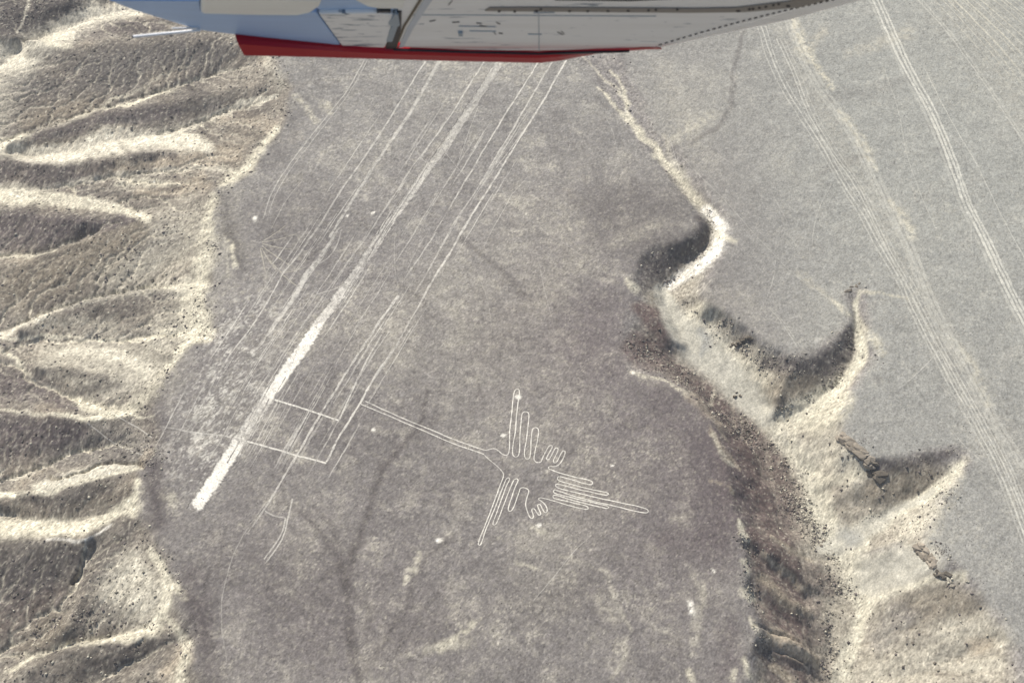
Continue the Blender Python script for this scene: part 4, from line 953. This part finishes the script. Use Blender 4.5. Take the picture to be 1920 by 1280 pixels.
# boulders big enough to be told apart
import bmesh
def hull_rock(R_, sx, sy, sz, n=16):
    bm = bmesh.new()
    for _ in range(n):
        v = Vector((R_.gauss(0, 1), R_.gauss(0, 1), R_.gauss(0, 1))).normalized()*R_.uniform(.82, 1.05)
        m_ = max(abs(v.x), abs(v.y), abs(v.z)); v = v*(.55+.45/m_)*.8     # pushed towards a block
        bm.verts.new((v.x*sx, v.y*sy, v.z*sz))
    r = bmesh.ops.convex_hull(bm, input=bm.verts)
    bmesh.ops.delete(bm, geom=list({e for e in r['geom_interior'] if isinstance(e, bmesh.types.BMVert)}), context='VERTS')
    bmesh.ops.recalc_face_normals(bm, faces=bm.faces); return bm
def boulder(px, py, r, label, tone=1.0, group=None):
    x, y, z = (float(q[0]) for q in on_ground([px], [py]))
    me = bpy.data.meshes.new('boulder'); import bmesh
    bm = hull_rock(random, r*random.uniform(.8, 1.3), r*random.uniform(.8, 1.1), r*random.uniform(.55, .8), 14)
    bm.to_mesh(me); bm.free(); me.materials.append(stone_mat)
    ca = me.color_attributes.new('soil', 'FLOAT_COLOR', 'POINT'); cc = list((TAN*.6+GREY*.4)*tone)+[1.0]
    ca.data.foreach_set('color', np.array(cc*len(me.vertices), np.float32))
    o = bpy.data.objects.new('boulder', me); col.objects.link(o); o.location = (x, y, z+r*.2); o.rotation_euler.z = random.uniform(0, 6.28)
    return tag(o, label, 'boulder', group or 'larger boulders along the canyon')
for a, b, r, t_, lab in [(1378,743,.95,.5,'dark boulder in the canyon bed beside the steep brown west wall'), (1381,735,.6,.6,'small boulder touching the dark boulder in the canyon bed'),
   (1388,741,.7,.55,'dark boulder just right of the largest one in the canyon bed'), (1719,919,.75,.7,'lone boulder on the pale strip of the eastern side gully'),
   (1503,1006,.6,1.6,'pale boulder in the rubble below the west wall'), (1753,1242,.6,.5,'single dark boulder on the smooth lower right slope'),
   (1712,1205,.6,.5,'dark boulder on the lower right slope, nearer the canyon bed'), (1838,1138,.7,.6,'boulder near the top of the lower right slope'),
   (1545,1012,.7,.6,'dark boulder at the tip of the rubble tongue by the blue-grey sand'), (1540,1022,.6,.7,'small boulder below the rubble tongue tip'),
   (223,549,.6,.35,'small black boulder on the pale left slope under the plateau rim')]:
    boulder(a, b, r, lab, t_)

# rock outcrops: ledges of conglomerate breaking out of the rim
def outcrop(label, spine, w_, thick, tone, seed, inner):
    root = empty('rock_outcrop')
    rx, ry, rz = (float(q[0]) for q in on_ground([spine[0][0]], [spine[0][1]])); root.location = (rx, ry, rz)
    tag(root, label, 'rock outcrop', 'rock ledges of the east canyon rim')
    R2 = random.Random(seed); P = resample(spine, 7)
    qx, qy, _q = on_ground([spine[0][0], spine[-1][0]], [spine[0][1], spine[-1][1]]); ang = math.atan2(float(qy[1]-qy[0]), float(qx[1]-qx[0]))
    import bmesh
    for i, (a, b) in enumerate(P):
        for j in range(inner):
            px = a+(j-(inner-1)/2)*w_*.5+R2.uniform(-2.5, 2.5); py = b-(j-(inner-1)/2)*w_*.35+R2.uniform(-2, 2)
            x, y, z = (float(q[0]) for q in on_ground([px], [py]))
            r = R2.uniform(.75, 1.3)*thick
            bm = hull_rock(R2, r*R2.uniform(1.2, 1.9), r*R2.uniform(.8, 1.2), r*R2.uniform(.6, .95), 20)
            me = bpy.data.meshes.new('rock'); bm.to_mesh(me); bm.free(); me.materials.append(stone_mat)
            ca = me.color_attributes.new('soil', 'FLOAT_COLOR', 'POINT'); tt = tone*R2.uniform(.75, 1.25); cc = list((TAN*.6+GREY*.35)*tt)+[1.0]
            ca.data.foreach_set('color', np.array(cc*len(me.vertices), np.float32))
            o = bpy.data.objects.new('rock', me); col.objects.link(o); o.parent = root
            o.location = (x-rx, y-ry, z-rz-r*.28); o.rotation_euler = (R2.uniform(-.25, .25), R2.uniform(-.25, .25), ang+R2.uniform(-.5, .5))
outcrop('cracked ledge of brown rock above the sandy side gully, ending in a dark overhang', [(1580,818),(1600,835),(1622,850),(1638,868)], 13, 1.5, .95, 3, 2)
outcrop('dark overhanging block at the foot of the cracked ledge', [(1636,882),(1648,888)], 12, 1.6, .5, 4, 2)
outcrop('ledge of tan rock at the head of the smooth sand fan', [(1728,1022),(1738,1040),(1752,1056)], 11, 1.2, 1.0, 5, 3)
outcrop('dark crumbled rock beside the sand fan ledge', [(1758,1074),(1776,1076)], 9, 1.0, .5, 6, 2)
outcrop('small dark rock lip at the head of the narrow gulch', [(1588,548),(1598,538),(1612,533)], 5, .8, .6, 7, 1)
outcrop('broken dark rocks under the headland beside the sandy canyon bend', [(1376,645),(1392,638),(1406,630)], 7, .9, .5, 8, 2)
# ------------------------------------------------------------------ the aircraft wing, seen from below through the cabin window
fwd = Vector((0, cp, -sp_)); upv = Vector((0, sp_, cp)); rgt = Vector((1, 0, 0))
O_D, O_U = 4.2, 1.0
WM = Matrix((( rgt.x, fwd.x, upv.x, 0), (rgt.y, fwd.y, upv.y, 0), (rgt.z, fwd.z, upv.z, 0), (0, 0, 0, 1)))
wing = empty('aircraft_wing'); wing.matrix_world = Matrix.Translation(Vector((0, 0, CAM_H))+fwd*O_D+upv*O_U) @ WM
tag(wing, 'pale scratched underside of an aircraft wing with dark red tip edge', 'aircraft wing')
def wl(px, py, lift=0.0):
    """local point on the wing underside (x chord, y outboard, z up)"""
    d = 1.155/((640-py)/F+.05); return Vector(((px-960)/F*d, d-O_D, .93+.05*(4.5-d)-O_U+lift))
def wl_d(px, py, d): return Vector(((px-960)/F*d, d-O_D, (640-py)/F*d-O_U))
import bmesh
def paint(name, colr, rough=.45, scratch=0, red=False, spec=.4):
    m, nt, b = new_mat(name); N = nt.nodes; Lk = nt.links
    b.inputs['Roughness'].default_value = rough; b.inputs['Specular IOR Level'].default_value = spec
    tc = N.new('ShaderNodeTexCoord'); mp = N.new('ShaderNodeMapping'); mp.inputs['Scale'].default_value = (1.2, 9, 4)
    Lk.new(tc.outputs['Object'], mp.inputs['Vector'])
    n1 = N.new('ShaderNodeTexNoise'); n1.inputs['Scale'].default_value = 2.2; n1.inputs['Detail'].default_value = 6
    Lk.new(mp.outputs[0], n1.inputs['Vector'])
    cr = N.new('ShaderNodeMix'); cr.data_type = 'RGBA'
    cr.inputs[6].default_value = (*[c*.82 for c in colr], 1); cr.inputs[7].default_value = (*[min(.9, c*1.1) for c in colr], 1)
    Lk.new(n1.outputs['Fac'], cr.inputs[0]); out = cr.outputs[2]
    def over(fac, c):
        nonlocal out
        x = N.new('ShaderNodeMix'); x.data_type = 'RGBA'; Lk.new(fac, x.inputs[0]); Lk.new(out, x.inputs[6]); x.inputs[7].default_value = (*c, 1); out = x.outputs[2]
    if red:      # overspray of the red tip, streaked along the chord
        sx = N.new('ShaderNodeSeparateXYZ'); Lk.new(tc.outputs['Object'], sx.inputs[0])
        mp2 = N.new('ShaderNodeMapping'); mp2.inputs['Scale'].default_value = (1.5, 45, 4); Lk.new(tc.outputs['Object'], mp2.inputs['Vector'])
        n3 = N.new('ShaderNodeTexNoise'); n3.inputs['Scale'].default_value = 1.6; n3.inputs['Detail'].default_value = 5; Lk.new(mp2.outputs[0], n3.inputs['Vector'])
        r3 = N.new('ShaderNodeMapRange'); r3.inputs['From Min'].default_value = .19; r3.inputs['From Max'].default_value = .345; Lk.new(sx.outputs['Y'], r3.inputs['Value'])
        pw = N.new('ShaderNodeMath'); pw.operation = 'POWER'; pw.inputs[1].default_value = 2.5; Lk.new(r3.outputs[0], pw.inputs[0])
        r4 = N.new('ShaderNodeMapRange'); r4.inputs['From Min'].default_value = .42; r4.inputs['From Max'].default_value = .6; Lk.new(n3.outputs['Fac'], r4.inputs['Value'])
        mm = N.new('ShaderNodeMath'); mm.operation = 'MULTIPLY'; Lk.new(pw.outputs[0], mm.inputs[0]); Lk.new(r4.outputs[0], mm.inputs[1])
        over(mm.outputs[0], (.45, .07, .07))
    if scratch:
        for sc, thr, c in ((( 3.2, 34, 4), .70-.04*scratch, (.10, .15, .22)), ((9, 26, 4), .73-.03*scratch, (.16, .2, .26)), ((2.0, 60, 3), .70-.02*scratch, (.85, .85, .85))):
            mp3 = N.new('ShaderNodeMapping'); mp3.inputs['Scale'].default_value = sc; Lk.new(tc.outputs['Object'], mp3.inputs['Vector'])
            n4 = N.new('ShaderNodeTexNoise'); n4.inputs['Scale'].default_value = 2.0; n4.inputs['Detail'].default_value = 4; n4.inputs['Roughness'].default_value = .55
            Lk.new(mp3.outputs[0], n4.inputs['Vector'])
            r = N.new('ShaderNodeMapRange'); r.inputs['From Min'].default_value = thr; r.inputs['From Max'].default_value = thr+.025; Lk.new(n4.outputs['Fac'], r.inputs['Value'])
            over(r.outputs[0], c)
    Lk.new(out, b.inputs['Base Color']); return m
M_skin = paint('weathered_white_paint', (.90, .88, .86), .4, 1, True)
M_panel = paint('scratched_white_paint', (.90, .89, .88), .4, 2.6, True)
M_blue = paint('blue_grey_panel', (.36, .52, .80), .35)  # even light blue for the aileron and aft skin
M_beige = paint('beige_fairing_paint', (.85, .82, .77), .4)
M_red = paint('dark_red_paint', (.42, .004, .014), .3, 0)
M_dark = paint('bare_dark_metal', (.03, .03, .035), .5)
M_slot = paint('grimy_slot_metal', (.27, .245, .22), .6)
M_seal = paint('brown_sealant', (.16, .13, .09), .7)
M_white = paint('white_rod', (.8, .8, .8), .4)
M_metal = paint('grey_bracket_metal', (.30, .36, .42), .4)
def finish(name, bm, mat, bevel=0, parent=None, smooth=False):
    bmesh.ops.recalc_face_normals(bm, faces=bm.faces)
    me = bpy.data.meshes.new(name); bm.to_mesh(me); bm.free(); me.materials.append(mat)
    if smooth:
        for p in me.polygons: p.use_smooth = True
    o = bpy.data.objects.new(name, me); col.objects.link(o); o.parent = parent or wing
    if bevel:
        bv = o.modifiers.new('bevel', 'BEVEL'); bv.width = bevel; bv.segments = 2; bv.limit_method = 'ANGLE'
    return o
def plate(name, pts, mat, lift=0, thick=.02, bevel=.002, parent=None):
    """a panel whose underside lies `lift` above (negative: below) the wing underside"""
    bm = bmesh.new()
    P = [wl(*p, lift) if not isinstance(p, Vector) else p+Vector((0, 0, lift)) for p in pts]
    lo = [bm.verts.new(p) for p in P]; hi = [bm.verts.new(p+Vector((0, 0, thick))) for p in P]
    bm.faces.new(lo); bm.faces.new(hi[::-1]); n = len(P)
    for i in range(n): bm.faces.new((lo[i], lo[(i+1) % n], hi[(i+1) % n], hi[i]))
    return finish(name, bm, mat, bevel, parent)
def ext(px, py, y):       # same chordwise place, carried inboard beyond the frame
    p = wl(px, py); d = y+O_D; return Vector((p.x, y, .93+.05*(4.5-d)-O_U))
IN = -2.6
plate('wing_skin', [(752,-30),(741,60),(752,89),(880,94),(1010,97),(1100,93),(1170,90),(1236,88),(1300,70),(1425,38),(1560,-2),(1610,-20),ext(1610,-20,IN),ext(752,-30,IN)], M_skin, 0, .12, .004)
plate('aft_skin', [(204,-4),(374,-4),(374,16),(592,20),(602,24),(738,24),(756,24),(752,-30),ext(752,-30,IN),ext(150,-18,IN),(150,-18)], M_blue, .006, .09, .003)
plate('aileron', [(204,-1),(250,17),(345,46),(376,55),(440,63),(638,83),(592,21),(376,17),(374,0)], M_blue, -.004, .05, .004)
plate('trim_panel', [(597,23),(640,83),(722,87),(730,70),(738,24),(700,21)], M_panel, -.006, .04, .006)
plate('fairing', [(376,13.5),(470,16),(560,17),(583,12),(600,0),(606,-14),(376,-22)], M_beige, -.022, .03, .012)
plate('hinge_gap', [(722,90),(731,68),(739,22),(753,20),(752,52),(742,91)], M_dark, -.0045, .03, 0)
hb = plate('hinge_bracket', [(728,40),(741,20),(747,22),(750,42),(741,46)], M_metal, -.012, .03, .003)
plate('hinge_arm', [(733,46),(746,46),(736,74),(724,74)], M_metal, -.009, .02, .003, hb)
plate('slot_lip', [(706,20),(733,20),(733,16),(712,16)], M_dark, -.008, .02, .001)
plate('seam', [(741,87),(744,87),(760,48),(783,12),(795,-8),(790,-8),(778,12),(756,48)], M_seal, -.0035, .006, 0)
plate('flap_skin', [(652,-20),(668,0),(690,11),(712,15),(748,15),(756,14),(762,-20)], M_beige, -.003, .02, .002)
plate('butt_strap', [(748,88),(756,88),(775,52),(800,14),(815,-8),(800,-8),(786,14),(764,52)], paint('pale_blue_strap', (.52,.56,.62), .35), -.003, .006, 0)
sl = plate('vent_slot', [(909,19),(918,13),(1000,12.5),(1300,14.5),(1380,13),(1480,1),(1510,-8),(1575,-8),(1500,12),(1400,21),(1290,22.5),(1000,20)], M_slot, -.004, .008, .001)
for k, (a, b) in enumerate([(936,18.5),(965,18.8),(1006,18),(1014,14.8),(1068,18.3),(1102,18.4),(1140,18.2),(1178,17.8),(1216,16.6),(1230,15.8),(1270,15.2),(1384,18.3),(1405,14.5),(1412,14),(1424,12),(1436,10),(1450,7),(1460,5),(1478,8.5)]):
    w_ = 4.2 if k in (2, 11, 18) else 2.6
    plate('rivet', [(a-w_, b), (a, b-1.2), (a+w_, b), (a, b+1.4)], M_dark, -.007, .006, 0, sl)
plate('upper_slot', [(1040,-1),(1180,.5),(1260,-3),(1260,-12),(1040,-12)], M_dark, -.004, .008, 0)
for k in range(30):
    t = k/29; a = 1238+(1562-1238)*t; b = 83-84*t-4*math.sin(t*math.pi)
    plate('rivet', [(a-3.2, b+.9), (a+2.6, b-.9), (a+3.2, b-.2), (a-2.6, b+1.4)], M_dark, -.003, .004, 0)
plate('panel_seam', [(1009.4,25),(1010.6,25),(1011.6,96),(1010.2,96)], M_metal, -.0015, .003, 0)
plate('panel_seam', [(775,27.6),(905,28.2),(1230,30.2),(1230,31),(905,29),(775,28.4)], M_metal, -.0015, .003, 0)
plate('drain_cover', [(859,58),(867,58),(868,64),(860,64)], M_metal, -.008, .01, .001)
for (a, b, L_, t_) in [(899,48,16,2),(925,60,5,5),(935,62,8,1),(1045,60,10,5),(1052,58,6,6),(990,64,26,.4),(930,42,8,3),(848,42,14,-1),(805,40,12,-2),(893,43,10,1),(840,10,8,-9),(1000,24,40,-.5),(860,49,70,1),(880,58,50,.8)]:
    plate('paint_chip', [(a, b-.5), (a+L_, b+t_-.5), (a+L_, b+t_+.3), (a+.5, b+.5)], M_metal if L_ > 20 else M_dark, -.002, .003, 0)
# leading edge: the skin rolls up out of sight
bm = bmesh.new(); rows = []
LEp = [(1170,90),(1236,88),(1300,70),(1425,38),(1560,-2),(1610,-20)]
for i, (a, b) in enumerate(LEp+['x']):
    c = ext(1610,-20,IN) if b == 'x' or a == 'x' else wl(a, b) if False else None
    break
base_ = [wl(a, b) for a, b in LEp]+[ext(1610, -20, IN)]
grow = [.0, .018, .05, .085, .10, .10, .10]
for p, g_ in zip(base_, grow):
    r_ = []
    for q in range(9):
        an = q/8*math.pi*.62; r_.append(bm.verts.new(p+Vector((g_*math.sin(an)*1.1, g_*.55*math.sin(an), .0005+.016*(1-math.cos(an))*(g_/.1)**.5))))
    rows.append(r_)
for i in range(len(rows)-1):
    for q in range(8): bm.faces.new((rows[i][q], rows[i+1][q], rows[i+1][q+1], rows[i][q+1]))
bmesh.ops.remove_doubles(bm, verts=bm.verts, dist=1e-5)
finish('leading_edge', bm, M_skin, 0, None, True)
# red tip fairing
UPR = [(440,62),(540,73),(640,83),(730,89.5),(820,92.5),(900,95),(1010,97.5),(1060,96),(1100,93.5),(1170,90.5),(1215,88.5),(1240,90)]
LOW = [(458,104.5),(550,106.5),(640,109),(730,111.5),(820,114),(900,116),(1012,118.5),(1050,114.5),(1075,109),(1130,99.5),(1200,94.5),(1241,91)]
UPR = resample(UPR, 18); n_ = len(UPR); LW2 = resample(LOW, 4); ii = np.linspace(0, len(LW2)-1, n_); LW2 = np.stack([np.interp(ii, np.arange(len(LW2)), LW2[:, k]) for k in (0, 1)], 1)
bm = bmesh.new(); rows = []
for (a, b), (c, e) in zip(UPR, LW2):
    p0 = wl(a, b, -.001); d0 = p0.y+O_D; h = (e-b)/44
    p2 = wl_d(c, e, d0+.05); pm = (p0+p2)/2+Vector((0, -.025*h, -.004)); p1 = (p0*.75+p2*.25)+Vector((0, -.016*h, -.003))
    b2 = p2+Vector((0, .035*h+.002, .012*h+.001)); b1 = p0+Vector((0, .09*h+.004, .07*h+.002)); b0 = p0+Vector((0, .012, .06*h+.002))
    rows.append([bm.verts.new(q) for q in (p0, p1, pm, p2, b2, b1, b0)])
for i in range(len(rows)-1):
    for q in range(7): bm.faces.new((rows[i][q], rows[i+1][q], rows[i+1][(q+1) % 7], rows[i][(q+1) % 7]))
bm.faces.new(rows[0]); bm.faces.new(rows[-1][::-1])
tip = finish('wingtip_edge', bm, M_red, 0, None, False)
plate('tip_seam', [(738,90.5),(880,96),(1008,99.5),(1105,96),(1180,93.5),(1180,92.5),(1105,94),(1010,97.5),(880,94.5),(738,89.5)], M_dark, -.009, .006, 0)
bm = bmesh.new()
def rod(bm, p, q, r0, r1):
    ax = (q-p).normalized(); u = ax.orthogonal().normalized(); v = ax.cross(u); A_, B_ = [], []
    for k in range(8):
        an = k*math.pi/4; w = u*math.cos(an)+v*math.sin(an); A_.append(bm.verts.new(p+w*r0)); B_.append(bm.verts.new(q+w*r1))
    for k in range(8): bm.faces.new((A_[k], A_[(k+1) % 8], B_[(k+1) % 8], B_[k]))
    bm.faces.new(A_[::-1]); bm.faces.new(B_)
rod(bm, wl(376, 50.5, -.01), wl_d(250, 69, 4.25), .0042, .0042)
wk = finish('static_wick', bm, M_white)
bm = bmesh.new(); rod(bm, wl_d(250, 69, 4.25), wl_d(247, 69.5, 4.25), .0044, .004); finish('wick_tip', bm, M_dark, 0, wk)
bm = bmesh.new(); rod(bm, wl(370, 50, -.004), wl_d(322, 53.5, 4.22), .003, .0025); finish('static_wick', bm, M_white)

# ------------------------------------------------------------------ the air
hm = bpy.data.materials.new('haze_air'); hm.use_nodes = True; hn = hm.node_tree; hn.nodes.clear()
ho = hn.nodes.new('ShaderNodeOutputMaterial'); hv = hn.nodes.new('ShaderNodeVolumePrincipled')
hv.inputs['Color'].default_value = (.93, .95, 1, 1); hv.inputs['Density'].default_value = HAZE; hv.inputs['Anisotropy'].default_value = .2
hn.links.new(hv.outputs[0], ho.inputs['Volume'])
bm = bmesh.new(); bmesh.ops.create_cube(bm, size=1)
me = bpy.data.meshes.new('haze'); bm.to_mesh(me); bm.free(); me.materials.append(hm)
hz = bpy.data.objects.new('haze', me); col.objects.link(hz)
span = float(max(abs(gx_[0]), gx_[-1], gy_[-1], abs(gy_[0])))*2+40
zlo, zhi = float(H.min())-1.0, CAM_H+6
hz.scale = (span, span, zhi-zlo); hz.location = (0, 0, (zlo+zhi)/2); tag(hz, kind='stuff')
